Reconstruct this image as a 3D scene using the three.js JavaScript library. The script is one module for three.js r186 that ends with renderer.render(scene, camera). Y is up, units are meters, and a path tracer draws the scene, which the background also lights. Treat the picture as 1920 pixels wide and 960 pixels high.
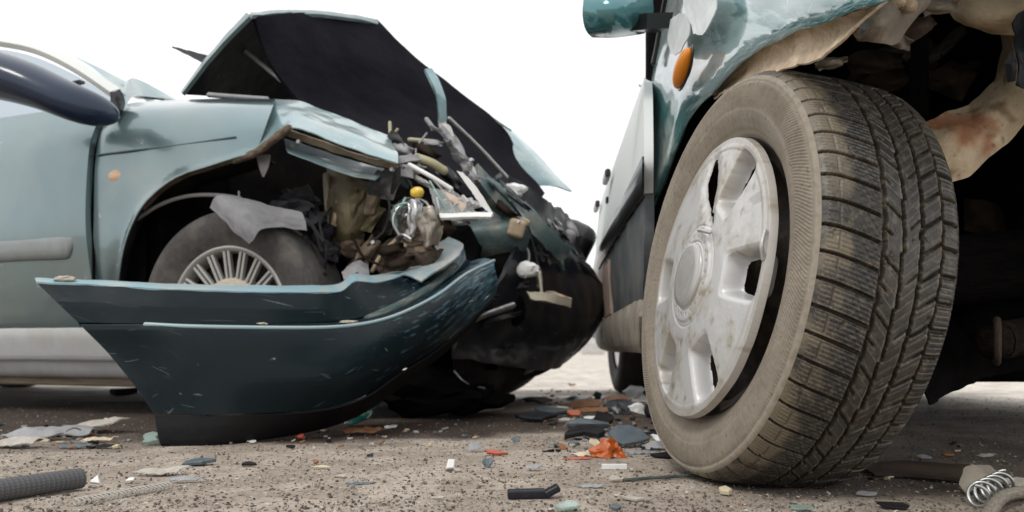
import * as THREE from 'three';
import { mergeGeometries, mergeVertices, toCreasedNormals } from 'three/addons/utils/BufferGeometryUtils.js';
import { RoundedBoxGeometry } from 'three/addons/geometries/RoundedBoxGeometry.js';
import { ImprovedNoise } from 'three/addons/math/ImprovedNoise.js';

// ---------------------------------------------------------------- camera, sky, sun, exposure
const F = 1615, CX = 960, HY = 655, CH = 0.2;          // focal length and principal point in photo pixels, eye height in metres
const scene = new THREE.Scene();
const camera = new THREE.PerspectiveCamera(2 * Math.atan(480 / F) * 180 / Math.PI, 2, 0.05, 2000);
camera.position.set(0, CH, 0);
camera.lookAt(0, CH, -1);
camera.setViewOffset(1920, 960, 0, -(HY - 480), 1920, 960);
camera.focus = 1.3;
camera.userData.fStop = 5.6;
scene.add(camera);

{ // bright overcast sky
  const W = 256, H = 128, data = new Float32Array(W * H * 4), n = new ImprovedNoise();
  for (let j = 0; j < H; j++) for (let i = 0; i < W; i++) {
    const el = ((j + .5) / H - .5) * Math.PI, az = i / W * Math.PI * 2;
    const x = Math.cos(el) * Math.cos(az), y = Math.sin(el), z = Math.cos(el) * Math.sin(az);
    const c = .5 * n.noise(x * 2 + 9, y * 4, z * 2) + .3 * n.noise(x * 5, y * 9 + 3, z * 5);
    const v = 1.24 + .22 * c * Math.min(1, Math.abs(y) * 3) + .1 * Math.max(0, y);
    data.set([v, v * 1.0, v * 1.012, 1], (j * W + i) * 4);
  }
  const t = new THREE.DataTexture(data, W, H, THREE.RGBAFormat, THREE.FloatType);
  t.mapping = THREE.EquirectangularReflectionMapping; t.magFilter = t.minFilter = THREE.LinearFilter; t.needsUpdate = true;
  scene.background = t; scene.environment = t;
}
const sun = new THREE.DirectionalLight(new THREE.Color(1, .96, .9), 1.1);
sun.position.set(-4, 9, 3.5); sun.target.position.set(0, 0, -2); sun.castShadow = true; sun.shadow.radius = 24;
Object.assign(sun.shadow.camera, { left: -6, right: 6, top: 6, bottom: -6, near: 1, far: 30 }); sun.shadow.mapSize.set(2048, 2048);
scene.add(sun, sun.target);
const renderer = new THREE.WebGLRenderer({ antialias: true });
renderer.setSize(1024, 512); renderer.shadowMap.enabled = true;
renderer.toneMapping = THREE.LinearToneMapping; renderer.toneMappingExposure = 1.0;

// ---------------------------------------------------------------- helpers
let seed = 12345;
const rnd = () => { seed = (seed * 1664525 + 1013904223) >>> 0; return seed / 4294967296; };
const rr = (a, b) => a + (b - a) * rnd();
const clamp = (x, a = 0, b = 1) => Math.min(b, Math.max(a, x));
const lerp = (a, b, t) => a + (b - a) * t;
const sm = (a, b, x) => { const t = clamp((x - a) / (b - a)); return t * t * (3 - 2 * t); };
const V = (x, y, z) => new THREE.Vector3(x, y, z);
const C = (r, g, b) => new THREE.Color().setRGB(r, g, b);
const perlin = new ImprovedNoise();
const fbm = (x, y, z, o = 4) => { let s = 0, a = .5; for (let i = 0; i < o; i++) { s += a * perlin.noise(x, y, z); x = x * 2.03 + 7.1; y = y * 2.03 + 3.3; z = z * 2.03 + 5.7; a *= .5; } return s; };
const counts = {};
const numbered = n => { const k = counts[n] = (counts[n] ?? -1) + 1; return k ? `${n}_${String(k).padStart(3, '0')}` : n; };
const at = (px, py, d) => V((px - CX) / F * d, CH + (HY - py) / F * d, -d);      // a point seen at a photo pixel, d metres away
const onGround = (px, py) => at(px, py, CH * F / (py - HY));
function tag(o, label, category, group, kind) {
  o.userData.label = label; if (category) o.userData.category = category;
  if (group) o.userData.group = group; if (kind) o.userData.kind = kind; return o;
}
function thing(name, label, category, pos, group) {
  const o = new THREE.Group(); o.name = numbered(name); o.position.copy(pos); scene.add(o); return tag(o, label, category, group);
}
function obj(name, geo, mat, parent = scene) {
  const g = Array.isArray(geo) ? merge(geo) : geo;
  const m = new THREE.Mesh(g, mat); m.name = parent === scene ? numbered(name) : name; m.castShadow = m.receiveShadow = true; parent.add(m); return m;
}
function merge(list) {
  const keep = ['position', 'normal', 'uv'], withColor = list.every(g => g.attributes.color);
  return mergeGeometries(list.map(g0 => {
    const g = g0.index ? g0.toNonIndexed() : g0.clone();
    for (const k of Object.keys(g.attributes)) if (!keep.includes(k) && !(k === 'color' && withColor)) g.deleteAttribute(k);
    if (!g.attributes.uv) g.setAttribute('uv', new THREE.Float32BufferAttribute(new Float32Array(g.attributes.position.count * 2), 2));
    return g;
  }));
}
// grid of points -> closed shell of thickness th, with crisp creases
function shell(P, { th = .002, crease = .5, color = null, closedV = false } = {}) {
  const nv = P.length, nu = P[0].length, pos = [], uv = [], idx = [], col = [];
  const N = (j, i) => {
    const a = P[j][Math.min(nu - 1, i + 1)], b = P[j][Math.max(0, i - 1)], c = P[Math.min(nv - 1, j + 1)][i], d = P[Math.max(0, j - 1)][i];
    return a.clone().sub(b).cross(c.clone().sub(d)).normalize();
  };
  let lu = 0, lv = 0; const mj = nv >> 1, mi = nu >> 1;
  for (let i = 1; i < nu; i++) lu += P[mj][i].distanceTo(P[mj][i - 1]);
  for (let j = 1; j < nv; j++) lv += P[j][mi].distanceTo(P[j - 1][mi]);
  for (const side of [0, 1]) for (let j = 0; j < nv; j++) for (let i = 0; i < nu; i++) {
    const p = P[j][i].clone(); if (side) p.addScaledVector(N(j, i), -th);
    pos.push(p.x, p.y, p.z); uv.push(i / (nu - 1) * lu, j / (nv - 1) * lv);
    if (color) { const c = color(p, i / (nu - 1), j / (nv - 1)); col.push(c[0], c[1], c[2]); }
  }
  const q = (a, b, c, d) => idx.push(a, b, c, a, c, d), o = nu * nv, k = (j, i) => j * nu + i;
  for (let j = 0; j < nv - 1; j++) for (let i = 0; i < nu - 1; i++) {
    q(k(j, i), k(j, i + 1), k(j + 1, i + 1), k(j + 1, i)); q(o + k(j, i), o + k(j + 1, i), o + k(j + 1, i + 1), o + k(j, i + 1));
  }
  for (let i = 0; i < nu - 1; i++) { q(k(0, i + 1), k(0, i), o + k(0, i), o + k(0, i + 1)); q(k(nv - 1, i), k(nv - 1, i + 1), o + k(nv - 1, i + 1), o + k(nv - 1, i)); }
  for (let j = 0; j < nv - 1; j++) { q(k(j, 0), k(j + 1, 0), o + k(j + 1, 0), o + k(j, 0)); q(k(j + 1, nu - 1), k(j, nu - 1), o + k(j, nu - 1), o + k(j + 1, nu - 1)); }
  const g = new THREE.BufferGeometry(); g.setAttribute('position', new THREE.Float32BufferAttribute(pos, 3)); g.setAttribute('uv', new THREE.Float32BufferAttribute(uv, 2));
  if (color) g.setAttribute('color', new THREE.Float32BufferAttribute(col, 3));
  g.setIndex(idx); return toCreasedNormals(g, crease);
}
const line = c => c.length === 2 ? new THREE.LineCurve3(c[0], c[1]) : new THREE.CatmullRomCurve3(c, false, 'centripetal');
// sheet through several long curves; sharp = straight between the curves; poly = straight along them
function loftGrid(curves, nu = 40, nv = 16, { sharp = false, poly = false, noise = 0, nf = 6, no = 0 } = {}) {
  const get = curves.map(c => poly ? (t => { const f = t * (c.length - 1), i = Math.min(c.length - 2, Math.floor(f)); return c[i].clone().lerp(c[i + 1], f - i); }) : (k => t => k.getPoint(t))(line(c)));
  const P = [];
  const cols = []; for (let i = 0; i < nu; i++) { const pts = get.map(f => f(i / (nu - 1))); cols.push(sharp || pts.length === 2 ? null : line(pts)); cols[i] = { c: cols[i], pts }; }
  for (let j = 0; j < nv; j++) { const t = j / (nv - 1); P.push(cols.map(({ c, pts }) => { if (c) return c.getPoint(t); const f = t * (pts.length - 1), k = Math.min(pts.length - 2, Math.floor(f)); return pts[k].clone().lerp(pts[k + 1], f - k); })); }
  if (noise) for (const row of P) for (const p of row) {
    p.x += noise * fbm(p.x * nf + no, p.y * nf, p.z * nf, 3); p.y += noise * fbm(p.x * nf, p.y * nf + 31 + no, p.z * nf, 3); p.z += noise * fbm(p.x * nf, p.y * nf, p.z * nf + 57 + no, 3);
  }
  return P;
}
const sheet = (curves, nu, nv, o = {}) => shell(loftGrid(curves, nu, nv, o), o);
const tube = (pts, r, n = 24, k = 10) => capped(new THREE.TubeGeometry(line(pts), n, r, k, false), pts, r);
function capped(g, pts, r) { // close the ends with small spheres
  const a = new THREE.SphereGeometry(r * .995, 10, 6); const b = a.clone(); a.translate(...pts[0].toArray()); b.translate(...pts[pts.length - 1].toArray());
  return merge([g, a, b]);
}
const bx = (w, h, d, p, rot = [0, 0, 0], r) => { const g = new RoundedBoxGeometry(w, h, d, 2, r ?? Math.min(w, h, d) * .2); g.applyMatrix4(new THREE.Matrix4().compose(p, new THREE.Quaternion().setFromEuler(new THREE.Euler(...rot)), V(1, 1, 1))); return g; };
// lumpy rock / torn plastic
function lump(r, s, p, rough = .35, det = 3, sd = 0) {
  const g = mergeVertices(new THREE.IcosahedronGeometry(r, det).deleteAttribute('normal').deleteAttribute('uv')), a = g.attributes.position, q = V();
  for (let i = 0; i < a.count; i++) { q.fromBufferAttribute(a, i); const n = q.clone().normalize(); q.multiplyScalar(1 + rough * 2 * fbm(n.x * 1.6 + sd, n.y * 1.6, n.z * 1.6, 3)); a.setXYZ(i, q.x * s[0] + p.x, q.y * s[1] + p.y, q.z * s[2] + p.z); }
  return toCreasedNormals(g, .6);
}
// ---------------------------------------------------------------- procedural textures
const hash = (x, y, s) => { let h = (Math.imul(x, 374761393) + Math.imul(y, 668265263) + Math.imul(s, 2147483647 ^ 0x5bd1e995)) | 0; h = Math.imul(h ^ (h >>> 13), 1274126177); return ((h ^ (h >>> 16)) >>> 0) / 4294967296; };
function tn(x, y, per, s) { // tiling value noise
  const xi = Math.floor(x), yi = Math.floor(y), fx = x - xi, fy = y - yi, u = fx * fx * (3 - 2 * fx), v = fy * fy * (3 - 2 * fy);
  const w = (a, b) => hash(((a % per) + per) % per, ((b % per) + per) % per, s);
  return lerp(lerp(w(xi, yi), w(xi + 1, yi), u), lerp(w(xi, yi + 1), w(xi + 1, yi + 1), u), v);
}
const tf = (u, v, per, s, o = 4) => { let r = 0, a = .5, t = 0; for (let i = 0; i < o; i++) { r += a * tn(u * per, v * per, per, s + i); t += a; per *= 2; a *= .5; } return r / t; };
const toS = x => Math.round(255 * clamp(x <= .0031308 ? 12.92 * x : 1.055 * Math.pow(x, 1 / 2.4) - .055));
function tex(n, f, { srgb = true, size = 1, h = n } = {}) { // f(u, v) -> [r, g, b] linear
  const d = new Uint8Array(n * h * 4);
  for (let j = 0; j < h; j++) for (let i = 0; i < n; i++) { const c = f(i / n, j / h, i, j), k = (j * n + i) * 4; for (let q = 0; q < 3; q++) d[k + q] = srgb ? toS(c[q]) : Math.round(255 * clamp(c[q])); d[k + 3] = 255; }
  const t = new THREE.DataTexture(d, n, h); t.wrapS = t.wrapT = THREE.RepeatWrapping; t.magFilter = THREE.LinearFilter; t.minFilter = THREE.LinearMipmapLinearFilter; t.generateMipmaps = true;
  if (srgb) t.colorSpace = THREE.SRGBColorSpace; t.repeat.set(1 / size, 1 / size); t.needsUpdate = true; return t;
}
const mix3 = (a, b, t) => [lerp(a[0], b[0], t), lerp(a[1], b[1], t), lerp(a[2], b[2], t)];
// paint with scratches, chips and dust that have shapes of their own
function paintTex(base, { dust = [.3, .26, .2], dustAmt = .25, scratch = [.5, .52, .52], nScr = 60, chips = 60, patch = null, patchAmt = 0, n = 512, size = .6, s = 1, dir = 0, scrLen = 70 } = {}) {
  const m = new Float32Array(n * n), R = (() => { let q = s * 7919 + 17; return () => { q = (Math.imul(q, 1664525) + 1013904223) >>> 0; return q / 4294967296; }; })();
  const dot = (x, y, r, a) => { for (let j = -Math.ceil(r); j <= r; j++) for (let i = -Math.ceil(r); i <= r; i++) { const d = Math.hypot(i, j); if (d <= r + .5) { const k = ((((y + j) | 0) % n + n) % n) * n + ((((x + i) | 0) % n + n) % n); m[k] = Math.max(m[k], a * clamp(r + .5 - d)); } } };
  for (let k = 0; k < nScr; k++) { let x = R() * n, y = R() * n, a = dir + (R() - .5) * .9; const L = scrLen * (.2 + R()), al = .25 + .6 * R(), w = R() < .2 ? 1.6 : .6; for (let t = 0; t < L; t++) { dot(x, y, w * (1 - Math.abs(t / L * 2 - 1) * .6), al * (.5 + .5 * R())); x += Math.cos(a); y += Math.sin(a); a += (R() - .5) * .03; } }
  for (let k = 0; k < chips; k++) { const x = R() * n, y = R() * n; for (let q = 0; q < 3; q++) dot(x + (R() - .5) * 6, y + (R() - .5) * 4, .6 + 2.2 * R() * R(), .4 + .6 * R()); }
  return tex(n, (u, v, i, j) => {
    const d = sm(.42, .78, tf(u, v, 5, s + 40)) * (.55 + .9 * tf(u, v, 40, s + 60, 2)) * dustAmt * 1.4;
    let c = mix3(base, dust, clamp(d)); const w = .9 + .2 * tf(u, v, 12, s); c = c.map(x => x * w);
    if (patch) c = mix3(c, patch, patchAmt * sm(.5, .62, tf(u, v, 4, s + 80) + .2 * (tf(u, v, 48, s + 90, 2) - .5) + .34 * (tf(u, v, 20, s + 95, 3) - .5)));
    return mix3(c, scratch, clamp(m[j * n + i]));
  }, { size });
}
const bumpTex = (n, per, size, s = 3, o = 5) => tex(n, (u, v) => { const x = tf(u, v, per, s, o); return [x, x, x]; }, { srgb: false, size });
const M = (o) => new THREE.MeshStandardMaterial({ side: THREE.DoubleSide, ...o });
const MP = (o) => new THREE.MeshPhysicalMaterial({ side: THREE.DoubleSide, ...o });
const grime = bumpTex(512, 8, .25, 5), fine = bumpTex(512, 32, .12, 9, 4);
const dirtMap = (base, dirt, amt, s, size = .5) => tex(256, (u, v) => mix3(base, dirt, clamp(amt * (sm(.35, .7, tf(u, v, 6, s)) * .7 + .6 * (tf(u, v, 40, s + 9, 3) - .3)))), { size });
const mat = {
  paintLeft: MP({ map: paintTex([.16, .235, .25], { dust: [.24, .27, .25], dustAmt: .3, nScr: 6, chips: 18, n: 512, size: 1.2, s: 2 }), metalness: .6, roughness: .3, clearcoat: 1, clearcoatRoughness: .05, bumpMap: grime, bumpScale: .0004 }),
  paintCrushed: MP({ map: paintTex([.24, .36, .38], { dust: [.5, .5, .47], dustAmt: .3, nScr: 30, chips: 40, scratch: [.7, .72, .72], size: .5, s: 3 }), metalness: .4, roughness: .35, clearcoat: .8, clearcoatRoughness: .12 }),
  paintRight: MP({ map: paintTex([.03, .13, .135], { dust: [.42, .46, .43], dustAmt: .75, nScr: 190, chips: 120, scratch: [.62, .7, .7], patch: [.3, .42, .42], patchAmt: .9, n: 1024, size: .8, s: 4, dir: .9, scrLen: 110 }), metalness: .2, roughness: .3, clearcoat: 1, clearcoatRoughness: .08, bumpMap: grime, bumpScale: .0012 }),
  paintSide: MP({ map: dirtMap([.74, .78, .77], [.8, .8, .78], .6, 131, .8), metalness: 0, roughness: .6, specularIntensity: .5 }),  // near-white base stands in for sky reflected by the teal side
  lowerDoor: M({ map: dirtMap([.07, .085, .09], [.2, .19, .18], .5, 132, .6), roughness: .65 }),
  bumper: MP({ vertexColors: true, map: paintTex([.0045, .011, .0145], { dust: [.035, .045, .047], dustAmt: .12, nScr: 150, chips: 60, scratch: [.17, .22, .23], n: 1024, size: .9, s: 6, dir: .15, scrLen: 46 }), metalness: .0, roughness: .42, specularIntensity: .22, clearcoat: .14, clearcoatRoughness: .16, bumpMap: grime, bumpScale: .0006 }),
  bumperSkylit: MP({ map: paintTex([.26, .34, .36], { dust: [.45, .45, .42], dustAmt: .6, nScr: 60, chips: 30, scratch: [.6, .64, .64], size: .3, s: 154 }), roughness: .4, clearcoat: .4, clearcoatRoughness: .2 }),  // paler bumper paint, skylight on the upturned end put into the colour
  bumperEdge: MP({ map: dirtMap([.24, .4, .46], [.5, .47, .4], .6, 8, .3), roughness: .45, clearcoat: .4, clearcoatRoughness: .3 }),
  navy: MP({ map: paintTex([.004, .006, .011], { dust: [.04, .04, .045], dustAmt: .2, nScr: 40, chips: 20, scratch: [.12, .14, .15], s: 7 }), roughness: .5, specularIntensity: .5, clearcoat: .3, clearcoatRoughness: .2 }),
  liningSheen: MP({ map: dirtMap([.016, .02, .022], [.035, .04, .042], .6, 160, .3), roughness: .7, specularIntensity: .3, bumpMap: grime, bumpScale: .003 }),  // lighter copy of the lining, with the sheen put into its colour
  flap: M({ map: dirtMap([.2, .2, .21], [.1, .095, .09], .6, 161, .15), roughness: .6 }),
  hoodEdge: MP({ map: dirtMap([.13, .2, .2], [.3, .33, .32], .4, 133, .3), metalness: .3, roughness: .4, clearcoat: .4 }),
  mirrorBlue: MP({ color: C(.01, .022, .05), roughness: .4, specularIntensity: .4, clearcoat: .55, clearcoatRoughness: .1 }),
  black: MP({ specularIntensity: .35, map: dirtMap([.012, .011, .012], [.06, .05, .045], .5, 11), roughness: .7, bumpMap: grime, bumpScale: .002 }),
  blackGloss: MP({ color: C(.01, .01, .011), roughness: .35, clearcoat: .3 }),
  lipBlack: MP({ map: dirtMap([.008, .008, .009], [.02, .018, .016], .4, 150), roughness: .6, specularIntensity: .3, bumpMap: grime, bumpScale: .001 }),
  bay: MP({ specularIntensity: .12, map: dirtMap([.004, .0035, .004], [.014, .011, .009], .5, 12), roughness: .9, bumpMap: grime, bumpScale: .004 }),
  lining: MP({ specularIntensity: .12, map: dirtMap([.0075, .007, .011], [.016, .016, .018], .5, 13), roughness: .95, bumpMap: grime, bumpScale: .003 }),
  liner: MP({ specularIntensity: .35, map: dirtMap([.02, .02, .024], [.11, .1, .09], .5, 14), roughness: .6, bumpMap: grime, bumpScale: .002 }),
  rust: M({ map: dirtMap([.07, .045, .028], [.26, .2, .14], .8, 15), roughness: .8, bumpMap: fine, bumpScale: .001 }),
  olive: M({ map: dirtMap([.16, .135, .07], [.06, .045, .03], .7, 16, .3), roughness: .5, metalness: .3, bumpMap: fine, bumpScale: .001 }),
  tan: M({ map: dirtMap([.66, .54, .38], [.34, .22, .12], .6, 17, .25), roughness: .75, bumpMap: grime, bumpScale: .003 }),
  tanBand: M({ map: dirtMap([.58, .46, .33], [.3, .22, .14], .8, 162, .18), roughness: .75, bumpMap: fine, bumpScale: .002 }),
  tanWorn: M({ vertexColors: true, map: dirtMap([.68, .56, .39], [.36, .25, .15], .6, 17, .25), roughness: .75, bumpMap: grime, bumpScale: .003 }),
  taupe: M({ map: dirtMap([.2, .175, .145], [.42, .37, .29], .6, 18, .25), roughness: .75, bumpMap: grime, bumpScale: .002 }),
  deepBrown: MP({ specularIntensity: .15, map: dirtMap([.012, .009, .007], [.05, .036, .026], .5, 151, .3), roughness: .9, bumpMap: grime, bumpScale: .002 }),
  strut: M({ color: C(.42, .4, .44), roughness: .35, metalness: .3 }),
  brown: M({ map: dirtMap([.045, .03, .022], [.14, .1, .07], .6, 19, .4), roughness: .85, bumpMap: grime, bumpScale: .002 }),
  steel: M({ map: dirtMap([.42, .42, .42], [.2, .18, .16], .7, 20, .3), metalness: .8, roughness: .35 }),
  chrome: M({ map: dirtMap([.6, .62, .64], [.28, .26, .24], .5, 153, .08), metalness: .85, roughness: .3 }),
  silver: MP({ map: dirtMap([.44, .44, .43], [.3, .26, .2], .35, 21, .3), metalness: .25, roughness: .35, clearcoat: .5, clearcoatRoughness: .2 }),
  greyPlastic: M({ map: dirtMap([.3, .3, .31], [.16, .15, .14], .5, 22, .3), roughness: .55 }),
  sill: MP({ map: dirtMap([.46, .47, .47], [.3, .27, .22], .5, 23, .6), roughness: .4, clearcoat: .4, clearcoatRoughness: .2 }),
  beam: MP({ map: paintTex([.075, .115, .115], { dust: [.26, .25, .21], dustAmt: .45, nScr: 40, chips: 30, size: .3, s: 24, scratch: [.4, .42, .4] }), metalness: .3, roughness: .5, bumpMap: fine, bumpScale: .001 }),
  moulding: MP({ map: dirtMap([.2, .225, .225], [.11, .12, .11], .4, 25, .5), roughness: .35, clearcoat: .5, clearcoatRoughness: .15 }),
  lens: MP({ color: C(.95, .97, .97), transmission: .85, thickness: 0, roughness: .12, ior: 1.5 }),
  glass: MP({ color: C(.66, .7, .73), transmission: 1, thickness: 0, roughness: .02, ior: 1.5 }),
  amber: MP({ map: dirtMap([.72, .24, .015], [.5, .16, .02], .5, 152, .05), roughness: .35, specularIntensity: .5 }),
  peach: MP({ map: dirtMap([.8, .55, .36], [.7, .36, .16], .7, 26, .06), roughness: .3, clearcoat: .6 }),
  yellow: MP({ color: C(.75, .5, .05), roughness: .3, clearcoat: .6 }),
  white: M({ color: C(.75, .75, .73), roughness: .45 }),
};
// ---------------------------------------------------------------- ground
{
  const n = 1536, cell = 12, gc = n / cell, size = 1.9;
  const specks = tex(n, (u, v, i, j) => {
    const g0 = tf(u, v, 24, 101, 5), g1 = tf(u, v, 300, 141, 2), g2 = tf(u, v, 5, 171, 4);
    let c = mix3([.275, .235, .192], [.4, .352, .3], sm(.3, .72, g0)); c = c.map(x => x * (.72 + .5 * g1) * (.86 + .28 * g2));
    const a = Math.floor(i / cell), b = Math.floor(j / cell);
    for (let q = -1; q <= 1; q++) for (let p = -1; p <= 1; p++) {
      const ca = (a + p + gc) % gc, cb = (b + q + gc) % gc, h = hash(ca, cb, 5); if (h > .85) continue;
      const cx = (a + p + hash(ca, cb, 6)) * cell, cy = (b + q + hash(ca, cb, 7)) * cell, r = .7 + 2.3 * Math.pow(hash(ca, cb, 8), 3), e = hash(ca, cb, 9) * 3;
      const dx = i - cx, dy = j - cy, d = Math.hypot(dx * (1 + .4 * Math.sin(e)), dy * (1 + .4 * Math.cos(e)));
      if (d < r + 1) { const w = clamp(r + 1 - d), l = hash(ca, cb, 10); c = mix3(c, l < .58 ? [.035, .028, .022] : l < .8 ? [.17, .13, .1] : [.56, .52, .46], w * .85); }
    }
    return c;
  }, { size });
  const bump = tex(1024, (u, v) => { const x = .5 * tf(u, v, 220, 201, 3) + .5 * tf(u, v, 30, 231, 3); return [x, x, x]; }, { srgb: false, size });
  const K = 340, pos = [], uv = [], col = [], idx = [], f = t => Math.sign(t) * (Math.abs(t) * 5 + Math.pow(Math.abs(t), 7) * 900);
  for (let j = 0; j <= K; j++) for (let i = 0; i <= K; i++) {
    const x = f(i / K * 2 - 1), z = f(j / K * 2 - 1) - 1.6, d = -z, r = Math.hypot(x, z + 1.6);
    const n0 = fbm(x * .8, 3, z * .8), n1 = fbm(x * 2.6 + 9, 1, z * 2.6 + 2), n2 = fbm(x * 7, 5, z * 7);
    const y = r > 7 ? 0 : .007 * n1 + .004 * n2;
    pos.push(x, y, z); uv.push(x, z);
    // dusty dirt in front, pale road beyond, oil stains and painted-in shade darkening it round the wrecks
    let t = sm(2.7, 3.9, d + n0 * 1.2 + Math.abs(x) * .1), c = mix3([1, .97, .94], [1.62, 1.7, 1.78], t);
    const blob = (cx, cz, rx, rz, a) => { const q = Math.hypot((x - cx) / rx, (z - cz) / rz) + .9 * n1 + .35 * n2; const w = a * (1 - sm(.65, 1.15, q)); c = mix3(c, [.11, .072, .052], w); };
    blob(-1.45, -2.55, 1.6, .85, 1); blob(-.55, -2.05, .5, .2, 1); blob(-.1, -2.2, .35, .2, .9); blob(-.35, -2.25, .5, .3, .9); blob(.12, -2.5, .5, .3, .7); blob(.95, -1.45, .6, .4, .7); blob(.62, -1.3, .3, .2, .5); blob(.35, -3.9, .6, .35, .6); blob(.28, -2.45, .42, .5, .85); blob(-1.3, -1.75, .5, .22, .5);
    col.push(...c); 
  }
  for (let j = 0; j < K; j++) for (let i = 0; i < K; i++) { const a = j * (K + 1) + i; idx.push(a, a + K + 1, a + 1, a + 1, a + K + 1, a + K + 2); }
  const g = new THREE.BufferGeometry(); g.setAttribute('position', new THREE.Float32BufferAttribute(pos, 3)); g.setAttribute('uv', new THREE.Float32BufferAttribute(uv, 2)); g.setAttribute('color', new THREE.Float32BufferAttribute(col, 3));
  g.setIndex(idx); g.computeVertexNormals();
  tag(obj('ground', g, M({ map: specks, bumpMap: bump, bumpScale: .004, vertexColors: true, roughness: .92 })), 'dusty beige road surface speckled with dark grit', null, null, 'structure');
}
{ // loose grit nobody could count
  const g = new THREE.IcosahedronGeometry(1, 1), a = g.attributes.position; for (let i = 0; i < a.count; i++) { const x = a.getX(i), y = a.getY(i), z = a.getZ(i), k = 1 + .5 * perlin.noise(x * 1.7 + 4, y * 1.7, z * 1.7); a.setXYZ(i, x * k, y * k * .6, z * k); }
  g.computeVertexNormals();
  const N = 26000, im = new THREE.InstancedMesh(g, M({ color: 0xffffff, roughness: .9 }), N), m = new THREE.Matrix4(), q = new THREE.Quaternion();
  for (let i = 0; i < N; i++) {
    const d = 1 + 2.6 * Math.pow(rnd(), 1.7), x = (rnd() - .5) * d * 1.35, s = .0007 + .0019 * Math.pow(rnd(), 5);
    q.setFromEuler(new THREE.Euler(rnd() * .5, rnd() * 6.3, rnd() * .5)); m.compose(V(x, .001 + .007 * fbm(x * 2.6 + 9, 1, -d * 2.6 + 2), -d), q, V(s * rr(.8, 1.5), s, s)); im.setMatrixAt(i, m);
    const l = rnd(); im.setColorAt(i, l < .55 ? C(.07, .058, .048) : l < .93 ? C(.2, .165, .135) : C(.45, .42, .37));
  }
  im.castShadow = im.receiveShadow = true; im.name = 'gravel'; scene.add(im); tag(im, 'loose grit and tiny crumbs scattered over the road', null, null, 'stuff');
}
{ // far across the road, between the two cars
  const hp = at(1112, 655, 62);
  const h = thing('house', 'pale far-off house with faded red roof seen between the two wrecks', 'house', V(hp.x, 0, hp.z));
  const wm = M({ map: dirtMap([.62, .6, .57], [.5, .47, .43], .5, 41, 6), roughness: .9 });
  obj('wall', bx(7, 2.4, 6, V(0, 1.2, 0), [0, 0, 0], .02), wm, h);
  const rs = new THREE.Shape([new THREE.Vector2(-3.4, 0), new THREE.Vector2(3.4, 0), new THREE.Vector2(0, 1.9)]); const rg = new THREE.ExtrudeGeometry(rs, { depth: 7.6, bevelEnabled: false }); rg.rotateY(Math.PI / 2); rg.translate(-3.8, 2.41, 0);
  obj('roof', rg, M({ color: C(.5, .3, .22), roughness: .9 }), h);
  for (const x of [-2, 0, 2]) { const w = obj('window', bx(.9, 1.1, .1, V(x, 1.4, 3.0), [0, 0, 0], .02), mat.white, h); obj('pane', bx(.7, .9, .1, V(x, 1.4, 3.03), [0, 0, 0], .01), M({ color: C(.15, .17, .18), roughness: .1 }), w); }
  const bp = at(1112, 655, 34), b = tag(obj('concrete_block', bx(.85, .5, .6, V(0, .25, 0), [0, 0, 0], .04), M({ map: dirtMap([.5, .49, .47], [.35, .33, .3], .5, 42, .6), roughness: .9 })), 'pale grey concrete block on the far road between the two wrecks', 'barrier block'); b.position.set(bp.x, 0, bp.z);
}
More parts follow.
